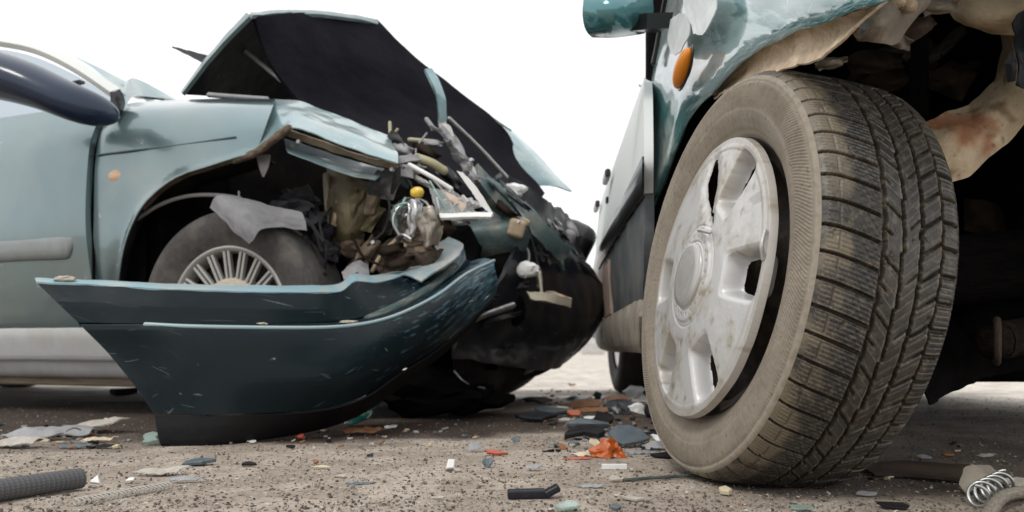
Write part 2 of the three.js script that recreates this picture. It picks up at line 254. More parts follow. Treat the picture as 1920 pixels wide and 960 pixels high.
// ---------------------------------------------------------------- right car
{
  const base = V(.42, 0, -1.3);
  const car = thing('wrecked_car', 'dark teal crashed car at right, its big front wheel and torn fender facing the viewer', 'car', base, 'crashed cars');
  const L = (px, py, d) => at(px, py, d).sub(base);
  // pixel on the body side, a plane that runs away from the viewer at x = X + .02 (d - 1.3)
  const S = (px, py, X, sl = .02) => { const k = (px - CX) / F; return L(px, py, (X - sl * 1.3) / (k - sl)); };
  const W = (x, y, d) => V(x, y, -d).sub(base);

  // ---- near wheel
  {
    const n = V(-.982, .125, .19).normalize(), up = V(0, 1, 0).addScaledVector(n, -n.y).normalize(), w = new THREE.Group();
    w.name = 'wheel'; car.add(w); w.scale.setScalar(1.008);
    const face = at(1331, 518, 1.325).sub(base); w.position.copy(face.addScaledVector(n, -.1));
    w.quaternion.setFromRotationMatrix(new THREE.Matrix4().makeBasis(n, up, n.clone().cross(up)));
    const NT = 1900, prof = [], put = (x, r, k, tr) => prof.push([x, r, k, tr]);
    const side = line([V(.07, .2, 0), V(.082, .212, 0), V(.095, .228, 0), V(.103, .25, 0), V(.1035, .27, 0), V(.1, .288, 0), V(.0935, .2985, 0)]);
    for (let i = 0; i < 44; i++) { const p = side.getPoint(i / 44); put(p.x, p.y, 1, i / 44); }
    const TR = 176; for (let i = 0; i <= TR; i++) { const x = .0935 - .187 * i / TR, a = Math.abs(x) / .0935; put(x, .3125 - .004 * a * a - .010 * Math.pow(a, 9), 0, 0); }
    for (let i = 1; i <= 14; i++) { const p = side.getPoint(1 - i / 14); put(-p.x, p.y, 2, 0); }
    const NB = 58, TAU = Math.PI * 2, fr = x => x - Math.floor(x) - .5;
    const groove = (d, w) => 1 - sm(w / 2 - .0004, w / 2 + .0009, Math.abs(d));
    const cell = TAU * .31 / NB;
    const depth = (x, th) => { // metres cut below the tread face
      const p = th * NB / TAU; let h = 0; const wob = .0012 * Math.sin(p * TAU);
      const big = Math.max(groove(x - .018 + wob * .3, .0058), groove(x + .008 - .0016 * (fr(p * .5) * 2), .0044), groove(x + .0335 + wob * .4, .0054), groove(x + .063 + wob * .3, .0034));
      h = Math.max(h, .0078 * big);
      const u = (x - .018) / .0755;
      if (x > .018) { const q = p + .32 * Math.pow(1 - u, 2) - .22 * u * u; h = Math.max(h, .0066 * groove(fr(q) * cell, .0044 - .0014 * u) * sm(1.04, .97, u)); for (const s of [-.34, -.17, .0, .17, .34]) h = Math.max(h, .0011 * groove((fr(q + .5 + s) ) * cell + .0005 * Math.sin(x * 2400), .0012) * sm(.95, .9, u) * sm(.03, .06, u)); h = Math.max(h, .0022 * groove(x - .0735, .0016) * sm(.35, .3, Math.abs(fr(q + .5)))); }
      else if (x > -.008) { const q = p - (x - .005) * 26; h = Math.max(h, .0045 * groove(fr(q) * cell * .72, .0026) * (Math.floor(q) % 2 ? 1 : sm(.004, .009, x))); for (const s of [-.25, .25]) h = Math.max(h, .0009 * groove(fr(q + .5 + s) * cell * .72, .001)); }
      else if (x > -.0335) { const q = p * .5 + (x + .02) * 14; h = Math.max(h, .004 * groove(fr(q) * cell * 2, .003) * sm(-.014, -.02, x)); for (const s of [-.3, -.1, .1, .3]) h = Math.max(h, .0007 * groove(fr(q + .5 + s) * cell * 2, .001)); }
      else if (x > -.063) { const q = p + (x + .048) * 22 + .2; h = Math.max(h, .0062 * groove(fr(q) * cell * .8, .003) * (Math.floor(q) % 2 ? 1 : .55 + .45 * sm(-.048, -.054, x))); for (const s of [-.22, .22]) h = Math.max(h, .0009 * groove(fr(q + .5 + s) * cell * .8, .001)); }
      else { const q = p + .1; h = Math.max(h, .0062 * groove(fr(q) * cell, .0046) * sm(-.0935, -.088, x)); for (const s of [-.3, -.1, .1, .3]) h = Math.max(h, .0009 * groove(fr(q + .5 + s) * cell, .001)); }
      return h;
    };
    const build = (rows, color) => {
      const nv = rows.length, pos = new Float32Array(nv * NT * 3), col = new Float32Array(nv * NT * 3), uv = new Float32Array(nv * NT * 2), idx = new Uint32Array((nv - 1) * NT * 6); let q = 0;
      for (let j = 0; j < nv; j++) for (let i = 0; i < NT; i++) {
        const th = i / NT * TAU, [x, r0, k] = rows[j]; let r = r0, xx = x, h = 0;
        if (k === 0) { h = depth(x, th); r -= h; r += .0007 * fbm(th * 14, x * 70, 3); const nick = sm(.34, .42, fbm(th * 9 + 4, x * 46 + 2, 1)); r -= .0022 * nick; }
        else if (k === 1) { // serrated band, bead lines, scuffs
          const band = sm(.256, .259, r0) * sm(.2885, .286, r0); xx += .0009 * band * Math.sin(th * 330 + (r0 - .27) * 900); xx -= .0011 * (groove(r0 - .2895, .0022) + groove(r0 - .252, .002) + groove(r0 - .221, .0022)); xx += .0014 * sm(.291, .294, r0); xx += .0005 * fbm(th * 8, r0 * 60, 1);
          if (j === 43) h = 0;
        }
        // flattened where it meets the road
        const y0 = r * Math.cos(th), lim = -.3015 ; let y = y0; if (y < lim) y = lim + (y - lim) * .15;
        const o = (j * NT + i) * 3; pos[o] = xx; pos[o + 1] = y; pos[o + 2] = r * Math.sin(th); uv[(j * NT + i) * 2] = th * .31; uv[(j * NT + i) * 2 + 1] = j * .0013;
        const c = color(xx, th, r0, h, k); col[o] = c[0]; col[o + 1] = c[1]; col[o + 2] = c[2];
      }
      for (let j = 0; j < nv - 1; j++) for (let i = 0; i < NT; i++) { const a = j * NT + i, b = j * NT + (i + 1) % NT; idx[q++] = a; idx[q++] = b; idx[q++] = a + NT; idx[q++] = b; idx[q++] = b + NT; idx[q++] = a + NT; }
      const g = new THREE.BufferGeometry(); g.setAttribute('position', new THREE.BufferAttribute(pos, 3)); g.setAttribute('color', new THREE.BufferAttribute(col, 3)); g.setAttribute('uv', new THREE.BufferAttribute(uv, 2)); g.setIndex(new THREE.BufferAttribute(idx, 1)); g.computeVertexNormals(); return g;
    };
    const tanD = [.19, .158, .108], polish = [.011, .012, .015];
    const treadCol = (x, th, r, h) => {
      const n0 = fbm(th * 5, x * 18, 2), n1 = fbm(th * 22, x * 90 + 5, 7), n2 = fbm(th * 80, x * 300, 4, 2); let c = mix3([.023, .0215, .02], [.052, .0465, .04], clamp(.5 + n0 + n1));
      const lane = sm(.02, .026, x) * sm(.07, .056, x + .014 * n1 * 2); c = mix3(c, polish, .9 * lane * clamp(.75 + n0));
      const edge = sm(.05, .068, x + .012 * n1) * sm(-.2, .25, n0 + .3 * n2 + .1); c = mix3(c, tanD, .72 * edge);
      if (h > .0006) c = mix3(c, h > .003 ? [.03, .022, .016] : [.07, .055, .04], sm(.0006, .003, h)); else if (h > .00005) c = mix3(c, tanD, .5);
      c = mix3(c, tanD, .35 * sm(.1, .4, n1 + .5 * n2)); { let e = 0; for (const [gx, gw] of [[.018, .0058], [-.008, .0044], [-.0335, .0054], [-.063, .0034]]) { const d = x - gx - gw / 2 - .0012; e = Math.max(e, Math.exp(-d * d / (2 * .0009 * .0009))); } if (h < .001) c = mix3(c, [.24, .21, .175], .6 * e * clamp(.7 + n1)); } const rusty = sm(.25, .4, fbm(th * 3 + 20, x * 40, 11)) * sm(.02, 0, x); return mix3(c, [.2, .085, .03], .6 * rusty * sm(-.1, .3, n2));
    };
    const sideCol = (x, th, r) => { const n0 = fbm(th * 4, r * 30, 2), n1 = fbm(th * 30, r * 160, 5), streak = fbm(th * 40, r * 12, 9); let c = mix3([.17, .145, .112], [.27, .235, .185], clamp(.5 + n0 + .7 * n1 + .5 * streak)); c = mix3(c, [.09, .075, .06], .8 * sm(.2, .45, n1 + .4 * n0) ); c = mix3(c, [.33, .29, .23], .6 * sm(.289, .292, r) * clamp(.7 + n1)); return mix3(c, [.32, .28, .22], .5 * sm(.235, .215, r)); };
    const rubber = (b) => M({ vertexColors: true, roughness: b, bumpMap: fine, bumpScale: .0004 });
    obj('tread', build(prof.filter((p, i) => p[2] === 0), treadCol), rubber(.42), w);
    obj('sidewall', build(prof.filter(p => p[2] === 1).concat([prof.find(p => p[2] === 0)].map(p => [p[0], p[1], 3])), (x, th, r) => sideCol(x, th, r)), rubber(.85), w);
    const rear = build([prof.filter(p => p[2] === 0).pop().map((v, i) => i === 2 ? 3 : v)].concat(prof.filter(p => p[2] === 2)).filter((_, i) => true), (x, th, r) => sideCol(x, th, r));
    obj('inner_sidewall', rear, rubber(.85), w);
    // steel rim
    const lp = [[.0, .03], [.08, .03], [.1, .012], [.15, .0], [.178, .028], [.186, .06], [.193, .072], [.206, .078], [.212, .082], [.214, .079], [.205, .07], [.196, .05], [.19, -.08], [.21, -.09]].map(([r, x]) => new THREE.Vector2(r + 1e-4, x));
    const rim = new THREE.LatheGeometry(lp, 96); rim.rotateZ(-Math.PI / 2); obj('rim', rim, M({ map: dirtMap([.03, .024, .02], [.12, .09, .065], .6, 51, .2), roughness: .65, metalness: .2 }), w);
    const drum = new THREE.CylinderGeometry(.1, .1, .06, 40); drum.rotateZ(Math.PI / 2); drum.translate(-.06, 0, 0); obj('brake_drum', drum, mat.brown, w);
    // plastic wheel trim with six windows and a crack
    const R = .204, NR = 150, NA = 760, dome = r => .116 - .014 * sm(.03, .2, r) - .006 * Math.pow(r / R, 4);
    const winA = k => (57 + 60 * k - 90) * Math.PI / 180;
    const crack = [[.175, 97], [.15, 95], [.125, 88], [.1, 78], [.08, 66]].map(([r, A]) => { const a = (A - 90) * Math.PI / 180; return [r * Math.cos(a), r * Math.sin(a)]; });
    const rec = (r, th) => { // signed: >0 inside a window
      let best = -1; for (let k = 0; k < 6; k++) { let a = th - winA(k); a = Math.atan2(Math.sin(a), Math.cos(a)); const t = clamp((r - .11) / .08), hw = .025 + .009 * t; const e1 = hw - Math.abs(a) * r, e2 = r - .11, e3 = .188 - r, q = -.006, s = q * Math.log(Math.exp(e1 / q) + Math.exp(e2 / q) + Math.exp(e3 / q)) + .004; if (k === 1) continue; best = Math.max(best, s); }
      return best;
    };
    const crk = (r, th) => { const y = r * Math.cos(th), z = r * Math.sin(th); let b = -1; for (let i = 0; i < crack.length - 1; i++) { const [ay, az] = crack[i], [cy, cz] = crack[i + 1], dy = cy - ay, dz = cz - az, t = clamp(((y - ay) * dy + (z - az) * dz) / (dy * dy + dz * dz)), d = Math.hypot(y - ay - t * dy, z - az - t * dz), w = [.008, .017, .0145, .004, .0016][i] * (1 - t) + [.017, .0145, .004, .0016, .0005][i] * t; b = Math.max(b, w + .0016 * perlin.noise(y * 160, z * 160, 3) - d); } return b; };
    const P = [], Dp = [], pos = [], idx = [], col = [], uvs = [];
    for (let j = 0; j <= NR; j++) { const r = .003 + (R - .003) * j / NR; for (let i = 0; i < NA; i++) {
      const th = i / NA * TAU; let x = dome(r), s = rec(r, th), ck = crk(r, th); let d = .026 * sm(0, .009, s); const bev = .0015 * sm(-.004, 0, s); x -= d + bev;
      x += .0025 * sm(.069, .065, r) - .0012 * groove(r - .074, .002) - .002 * groove(r - .05, .0016) + .0008 * groove(r - .19, .006); const dent = fbm(r * Math.cos(th) * 9, r * Math.sin(th) * 9, 4); x += .0025 * dent; if (ck > -.02) x -= .006 * sm(-.02, .003, ck) * (th % 6 > 3 ? 1 : .6);
      if (j === NR) x -= .01; const marks = groove(r - .057, .0042) * groove((fr(th / TAU * 22)) * TAU * .057 / 22, .004); x -= .0008 * marks;
      pos.push(x, r * Math.cos(th), r * Math.sin(th)); uvs.push(r * Math.cos(th), r * Math.sin(th)); Dp.push(d > .0252 || ck > 0 ? 1 : 0);
      const n1 = fbm(r * Math.cos(th) * 14, r * Math.sin(th) * 14, 1), n2 = fbm(r * Math.cos(th) * 60, r * Math.sin(th) * 60, 8, 3), n3 = fbm(th * 3, r * 10, 6); let c = mix3([.56, .56, .55], [.4, .365, .3], .75 * sm(-.05, .4, n1 + .5 * n2 + .25 * sm(.1, .05, r) * n3 + .06)); c = mix3(c, [.24, .2, .15], .65 * sm(.2, .42, n2 + .4 * n1)); c = mix3(c, [.3, .28, .25], .5 * sm(.3, .4, fbm(r * Math.cos(th) * 30 + 40, r * Math.sin(th) * 9, 3))); c = mix3(c, [.34, .3, .24], .45 * sm(.175, .2, r)); c = mix3(c, [.2, .17, .13], .6 * marks); if (ck > -.004) c = mix3(c, [.35, .33, .3], .6); c = mix3(c, [.42, .42, .43], sm(.002, .02, d) * .5); col.push(...c);
    } }
    for (let j = 0; j < NR; j++) for (let i = 0; i < NA; i++) { const a = j * NA + i, b = j * NA + (i + 1) % NA; if (Dp[a] + Dp[b] + Dp[a + NA] + Dp[b + NA] === 4) continue; idx.push(a, a + NA, b, b, a + NA, b + NA); }
    const hg = new THREE.BufferGeometry(); hg.setAttribute('position', new THREE.Float32BufferAttribute(pos, 3)); hg.setAttribute('uv', new THREE.Float32BufferAttribute(uvs, 2)); hg.setAttribute('color', new THREE.Float32BufferAttribute(col, 3)); hg.setIndex(idx); hg.computeVertexNormals();
    const hc = obj('hubcap', hg, MP({ vertexColors: true, metalness: .25, roughness: .42, clearcoat: .35, clearcoatRoughness: .25, side: THREE.DoubleSide, bumpMap: fine, bumpScale: .0003 }), w); hc.userData.label = 'scuffed silver six-window wheel trim with a jagged crack';
    const seat = o => { o.rotation.set(0, -.034, .042); o.position.set(.006, -.008, .002); o.scale.setScalar(1.055); }; seat(hc);
    const cc = new THREE.LatheGeometry([[0, .1255], [.034, .125], [.046, .1225], [.048, .118], [.048, .1]].map(p => new THREE.Vector2(p[0] + 1e-4, p[1])), 64); cc.rotateZ(-Math.PI / 2); seat(obj('centre_cap', cc, mat.silver, w));
    // bent tab and torn strips of the broken trim
    const tab = []; const tp = (r, A, x) => { const a = (A - 90) * Math.PI / 180; return V(x, r * Math.cos(a), r * Math.sin(a)); };
    tab.push(tube([tp(.066, 72, .121), tp(.074, 52, .124), tp(.084, 40, .121)], .003, 16, 8), tube([tp(.197, 2, .098), tp(.202, 6, .104), tp(.199, 12, .1)], .003, 10, 8));
    seat(obj('trim_clip', merge(tab), mat.silver, w));
  }

  // ---- near fender: arch edge and back edge
  const arch = [[1216, 400, .3], [1228, 372, .305], [1246, 325, .315], [1264, 276, .325], [1291, 217, .34], [1342, 164, .352], [1402, 103, .362], [1462, 68, .372], [1542, 38, .384], [1640, 4, .4], [1735, -30, .42]].map(a => S(...a));
  const back = [[1211, 395, .298], [1211, 340, .3], [1211, 280, .305], [1211, 220, .312], [1213, 165, .318], [1224, 105, .33], [1236, 55, .345], [1262, -30, .36], [1330, -110, .39], [1480, -190, .43], [1640, -260, .47]].map(a => S(...a));
  const midC = arch.map((p, i) => { const q = p.clone().lerp(back[i], .45); q.x -= .002; return q; }), lip = arch.map(p => p.clone().add(V(.012, .008, 0)));
  const fen = obj('fender', sheet([lip, arch.map(p => p.clone().add(V(.004, -.002, 0))), arch.map((p, i) => p.clone().lerp(midC[i], .08).add(V(-.003, 0, 0))), midC, back.map((p, i) => p.clone().lerp(midC[i], .1)), back], 120, 60, { th: .002, noise: .007, nf: 7, no: 3, crease: .6 }), mat.paintRight, car);
  fen.userData.label = 'scratched and dented teal front fender';
  // filler and paint torn away: bare pale patches standing proud of the paint
  const skin = (list, dx) => sheet(list.map(r => r.map(a => S(a[0], a[1], a[2] + dx))), 26, 14, { th: .002, noise: .006, nf: 14, crease: .8 });
  const pat = M({ map: dirtMap([.62, .64, .64], [.45, .5, .5], .6, 61, .2), roughness: .55 });
  fen.add(Object.assign(new THREE.Mesh(merge([skin([[[1284, -6, .352], [1300, -12, .352], [1345, -5, .355]], [[1286, 20, .345], [1310, 28, .345], [1344, 22, .348]], [[1302, 62, .336], [1316, 66, .336], [1326, 58, .338]]], -.012), skin([[[1258, 36, .345], [1278, 26, .345], [1294, 34, .345]], [[1252, 66, .338], [1270, 68, .338], [1292, 66, .338]], [[1258, 100, .333], [1266, 104, .333], [1276, 98, .333]]], -.012)]), pat), { name: 'bare_patch', castShadow: true, receiveShadow: true }));
  // side repeater lamp
  { const p = S(1280, 129, .318), g = new THREE.SphereGeometry(1, 32, 16); g.scale(.012, .031, .026); g.rotateX(-.35); const l = obj('indicator', g, mat.amber, car); l.position.copy(p); l.scale.set(1.3, .76, 2.5); l.rotation.x = -.22; l.userData.label = 'orange oval side indicator lamp'; const r = new THREE.TorusGeometry(1, .09, 8, 40); r.rotateY(Math.PI / 2); r.scale(.02, .032, .027); r.rotateX(-.35); obj('gasket', r, mat.blackGloss, l).position.set(.004, 0, 0); }
  // torn lip and structure behind the fender edge
  const lipB = [[1340, 186, .362], [1396, 156, .37], [1452, 138, .378], [1500, 124, .385], [1548, 106, .392], [1592, 68, .4], [1644, 15, .41]].map(a => S(...a)), lipA = [[1330, 176, .36], [1400, 104, .365], [1452, 74, .37], [1500, 54, .38], [1545, 37, .39], [1592, 26, .4], [1640, 4, .41]].map(a => S(a[0], a[1], a[2] + .012));
  obj('arch_lining', sheet([lipA, lipA.map((p, i) => p.clone().lerp(lipB[i], .5).add(V(.012, .004, 0))), lipB], 50, 18, { th: .003, noise: .008, nf: 16, crease: .25, poly: true }), mat.tanBand, car).userData.label = 'bent tan inner lip torn from the fender';
  obj('bracket', sheet([[L(1588, 62, 1.16), L(1640, 8, 1.14), L(1700, -18, 1.18), L(1740, -30, 1.2)], [L(1604, 68, 1.15), L(1650, 40, 1.12), L(1700, 18, 1.16), L(1742, -4, 1.2)], [L(1608, 70, 1.18), L(1644, 77, 1.15), L(1676, 80, 1.17), L(1712, 26, 1.24)]], 30, 20, { th: .004, noise: .01, nf: 14, crease: .6 }), mat.taupe, car).userData.label = 'crumpled grey-brown sheet bracket';
  obj('hose_end', [tube([L(1672, 12, 1.14), L(1690, 2, 1.13), L(1702, 14, 1.14)], .008, 10, 8), tube([L(1700, -4, 1.13), L(1708, 12, 1.13)], .009, 6, 8)], mat.tan, car);
  // dusty inner wing with a torn dark hole
  const ap = (px, py, d) => L(px, py, d);
  obj('inner_fender', sheet([[ap(1815, -30, 1.6), ap(1868, 30, 1.62), ap(1876, 90, 1.62), ap(1866, 150, 1.6), ap(1815, 196, 1.55), ap(1770, 214, 1.5), ap(1700, 236, 1.46)], [ap(1855, -40, 1.5), ap(1890, 40, 1.53), ap(1900, 100, 1.53), ap(1890, 175, 1.5), ap(1840, 240, 1.46), ap(1800, 270, 1.42), ap(1740, 290, 1.4)], [ap(1930, -50, 1.46), ap(1935, 50, 1.46), ap(1940, 120, 1.46), ap(1935, 215, 1.46), ap(1890, 270, 1.46), ap(1815, 330, 1.44), ap(1760, 350, 1.43)]], 90, 40, { th: .006, noise: .016, nf: 8, crease: .3, no: 8, poly: true, color: (p) => { const q = ap(1800, 228, 1.46), r = p.distanceTo(q) + .06 * fbm(p.x * 30, p.y * 30, p.z * 30); const n = fbm(p.x * 18, p.y * 18, p.z * 18); return mix3(mix3(mix3([1, 1, 1], [.42, .33, .27], .9 * sm(.02, .28, n)), [.2, .14, .1], .85 * sm(.26, .4, fbm(p.x * 60, p.y * 60, p.z * 60))), [.62, .26, .14], .8 * sm(.075, .03, r)); } }), mat.tanWorn, car).userData.label = 'dusty tan inner wing with rust stains';
  obj('wing_edge', [sheet([[ap(1780, -20, 1.5), ap(1840, -20, 1.46), ap(1935, -20, 1.42)], [ap(1788, 20, 1.48), ap(1846, 34, 1.42), ap(1935, 24, 1.38)], [ap(1816, 44, 1.5), ap(1866, 58, 1.46), ap(1935, 56, 1.42)]], 26, 20, { th: .006, noise: .012, nf: 10, crease: .5 })], mat.tan, car);
  obj('headlamp_scrap', [sheet([[ap(1903, 40, 1.36), ap(1935, 10, 1.36)], [ap(1912, 160, 1.36), ap(1940, 170, 1.36)]], 10, 10, { th: .003, noise: .02, nf: 20 }), sheet([[ap(1886, 118, 1.37), ap(1906, 90, 1.36)], [ap(1894, 152, 1.37), ap(1908, 150, 1.36)]], 8, 8, { th: .003, noise: .01, nf: 20 })], mat.navy, car);
  // torn scraps, hoses and stays around the broken wing
  { const pc = (px, py, d, len, wd, ang, m, sd) => { const c = Math.cos(ang * Math.PI / 180), s = -Math.sin(ang * Math.PI / 180), p = (u, v, e) => L(px + c * u - s * v, py + s * u + c * v, d + e); return obj('metal_fragment', sheet([[p(-len / 2, -wd / 2, 0), p(-len * .1, -wd * .6, .02), p(len / 2, -wd * .3, -.01)], [p(-len * .45, 0, .015), p(0, 0, -.015), p(len * .42, .1 * wd, .02)], [p(-len * .4, wd / 2, 0), p(len * .1, wd * .45, .01), p(len * .46, wd * .5, 0)]], 16, 12, { th: .0025, noise: .011, nf: 15, no: sd, crease: .25 }), m, car); };
    for (const a of [[1668, 70, 1.3, 90, 26, -14, mat.taupe], [1720, 52, 1.4, 70, 30, 40, mat.brown], [1640, 118, 1.5, 120, 36, 8, mat.deepBrown], [1724, 100, 1.6, 80, 60, -30, mat.deepBrown], [1690, 150, 1.6, 150, 40, 15, mat.deepBrown], [1786, 150, 1.6, 70, 70, 60, mat.deepBrown], [1760, 14, 1.35, 80, 24, 12, mat.taupe], [1560, 118, 1.2, 60, 14, 16, mat.taupe], [1860, 420, 1.7, 120, 60, -20, mat.deepBrown], [1850, 560, 1.75, 140, 50, 12, mat.deepBrown]]) pc(...a, a[0] % 97);
    obj('hose', [tube([L(1600, 150, 1.7), L(1660, 100, 1.6), L(1740, 110, 1.6), L(1800, 60, 1.6)], .012, 30, 10), tube([L(1690, 200, 1.7), L(1740, 150, 1.65), L(1830, 120, 1.66)], .009, 24, 8)], mat.black, car);
    for (const [x, y, d] of [[1668, 48, 1.24], [1618, 52, 1.13]]) { const g = new THREE.CylinderGeometry(.008, .009, .008, 6); g.rotateX(1.2); const b = obj('bolt', g, mat.steel, car); b.position.copy(L(x, y, d)); } }
  // dark engine side, chassis and floor
  const dk = [];
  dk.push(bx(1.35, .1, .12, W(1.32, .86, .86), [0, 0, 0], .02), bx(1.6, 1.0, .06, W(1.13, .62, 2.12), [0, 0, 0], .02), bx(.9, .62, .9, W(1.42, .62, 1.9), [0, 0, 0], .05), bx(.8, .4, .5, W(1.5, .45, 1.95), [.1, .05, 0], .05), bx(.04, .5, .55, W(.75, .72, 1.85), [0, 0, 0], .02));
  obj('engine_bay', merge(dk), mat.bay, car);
  obj('hood', sheet([[W(.42, .93, .72), W(.9, .97, .7), W(1.75, .93, .72)], [W(.4, .96, 1.3), W(.9, 1.03, 1.3), W(1.78, .96, 1.3)], [W(.42, 1.0, 2.1), W(.9, 1.07, 2.1), W(1.76, 1.0, 2.1)]], 20, 20, { th: .01 }), mat.paintRight, car);  // unseen hood plate, added to shade the wheel well
  obj('suspension_arm', [tube([L(1800, 645, 1.62), L(1870, 632, 1.7), L(2000, 600, 1.8)].map(p => p.add(V(0, .004, .12))), .034, 20, 16)], mat.deepBrown, car);
  { const g = new THREE.TorusGeometry(.037, .006, 10, 40); g.rotateY(1.1); const q = L(1806, 645, 1.6).add(V(-.005, .004, .12)); g.translate(q.x, q.y, q.z); obj('bush_ring', g, mat.brown, car); }
  obj('subframe', [bx(.9, .16, .4, W(1.3, .3, 1.9), [0, .1, .05], .05), bx(.5, .13, .3, L(1905, 500, 1.72), [0, 0, .1], .04), bx(1.3, .12, 2.4, W(1.3, .255, 3.0), [0, 0, 0], .03), tube([L(1790, 500, 1.6), L(1850, 470, 1.65), L(1960, 450, 1.7)], .02, 12, 10)], mat.bay, car);
  obj('splash_panel', sheet([[L(1700, 560, 1.7), L(1800, 560, 1.75), L(1880, 560, 1.8), L(1990, 560, 1.85)], [L(1715, 690, 1.55), L(1800, 668, 1.65), L(1880, 650, 1.75), L(1990, 640, 1.8)], [L(1740, 764, 1.5), L(1800, 728, 1.6), L(1860, 704, 1.7), L(1990, 684, 1.8)]], 30, 20, { th: .004, noise: .012, nf: 14 }), mat.bay, car);

  // ---- body side behind the fender (doors, sill), rear wheel, mirror, roof left out of the frame
  const sx = d => .285 + .043 * (d - 1.8) + .35 * Math.pow(Math.max(0, d - 3.85), 2);
  const ds = [1.98, 2.3, 2.7, 3.1, 3.45]; const dsB = [3.45, 3.8, 4.2, 4.5];
  const start = o => { let d = 1.6; while ((sx(d) + o) / d > .1535) d += .004; return d; };
  const col = (list, hs) => hs.map(([h, o]) => list.map((d, i) => { const e = i === 0 && d < 1.9 ? start(o) : d; return W(sx(e) + o, h, e); }));
  obj('front_door', sheet(col([1.8, 2.4, 2.8, 3.05], [[.54, .0], [.6, -.004], [.75, .006], [.88, .03], [.93, .06]]), 30, 24, { th: -.02 }), mat.paintSide, car);
  obj('rear_door', sheet(col([3.06, 3.4, 3.8, 4.15], [[.54, .0], [.6, -.004], [.75, .006], [.88, .03], [.93, .06]]), 30, 24, { th: -.02 }), mat.paintSide, car);
  obj('lower_door', sheet(col([1.8, 2.6, 3.2, 3.6], [[.3, .016], [.36, .004], [.46, -.002], [.54, 0]]), 30, 12, { th: -.02, noise: .01, nf: 8 }), mat.lowerDoor, car);
  obj('rust_strip', sheet(col([2.9, 3.3, 3.5], [[.32, .0], [.5, -.008]]), 12, 8, { th: -.01, noise: .01, nf: 9 }), M({ map: dirtMap([.42, .3, .24], [.3, .28, .26], .6, 134, .2), roughness: .8 }), car);
  obj('side_moulding', sheet(col([1.82, 2.8, 3.4, 4.1], [[.535, -.004], [.55, -.016], [.58, -.018], [.6, -.004]]), 30, 8, { th: .004 }), mat.blackGloss, car);
  obj('sill', sheet(col([1.85, 2.8, 3.6], [[.31, .005], [.27, -.004], [.215, .004], [.2, .04]]), 30, 10, { th: -.01, noise: .006, nf: 10 }), mat.taupe, car);
  for (const [d, h] of [[3.0, .8], [3.62, .8]]) obj('door_handle', bx(.02, .03, .16, W(sx(d) - .008, h, d), [0, -.04, 0], .008), mat.blackGloss, car);
  obj('door_lock', bx(.008, .022, .03, W(sx(3.02), .73, 3.06), [0, 0, 0], .003), mat.black, car);
  obj('door_seam', tube([S(1251, -20, .338), S(1240, 40, .332), S(1231, 90, .325), S(1225, 118, .318)], .006, 12, 6), mat.blackGloss, car);
  { const g = new THREE.Group(); g.name = 'rear_wheel'; car.add(g); g.position.copy(W(.555, .3, 3.92)); const t = new THREE.LatheGeometry([[.19, -.08], [.25, -.095], [.285, -.085], [.3, -.06], [.3, .06], [.285, .085], [.25, .095], [.19, .08]].map(p => new THREE.Vector2(...p)), 64); t.rotateZ(-Math.PI / 2); obj('tyre', t, mat.black, g); const r = new THREE.LatheGeometry([[.001, .03], [.12, .04], [.17, .07], [.2, .075], [.19, -.07]].map(p => new THREE.Vector2(...p)), 48); r.rotateZ(Math.PI / 2); obj('rim', r, mat.silver, g); }
  // mirror
  { const d = 1.95, mi = sheet([[L(1110, -52, d), L(1160, -56, d), L(1215, -50, d + .02)], [L(1101, 6, d - .03), L(1150, 0, d - .06), L(1212, 4, d)], [L(1101, 24, d - .035), L(1150, 22, d - .07), L(1212, 26, d)], [L(1102, 40, d - .02), L(1150, 38, d - .05), L(1210, 34, d)], [L(1110, 54, d + .02), L(1150, 54, d + .02), L(1205, 48, d + .03)]], 26, 26, { th: .02 });
    const m = obj('door_mirror', mi, MP({ color: C(.06, .2, .22), roughness: .2, metalness: .3, clearcoat: 1, clearcoatRoughness: .04 }), car); obj('mirror_base', [sheet([[L(1183, 28, d - .03), L(1232, 32, d + .02)], [L(1183, 58, d - .02), L(1228, 62, d + .02)]], 8, 8, { th: .05 })], mat.blackGloss, m); }
}
// ---------------------------------------------------------------- left car
const yaw = 22 * Math.PI / 180, leftBase = V(-.76, 0, -2.34);
const toLocal = new THREE.Matrix4().compose(leftBase, new THREE.Quaternion().setFromEuler(new THREE.Euler(0, -yaw, 0)), V(1, 1, 1)).invert();
const eye = V(0, CH, 0).applyMatrix4(toLocal);
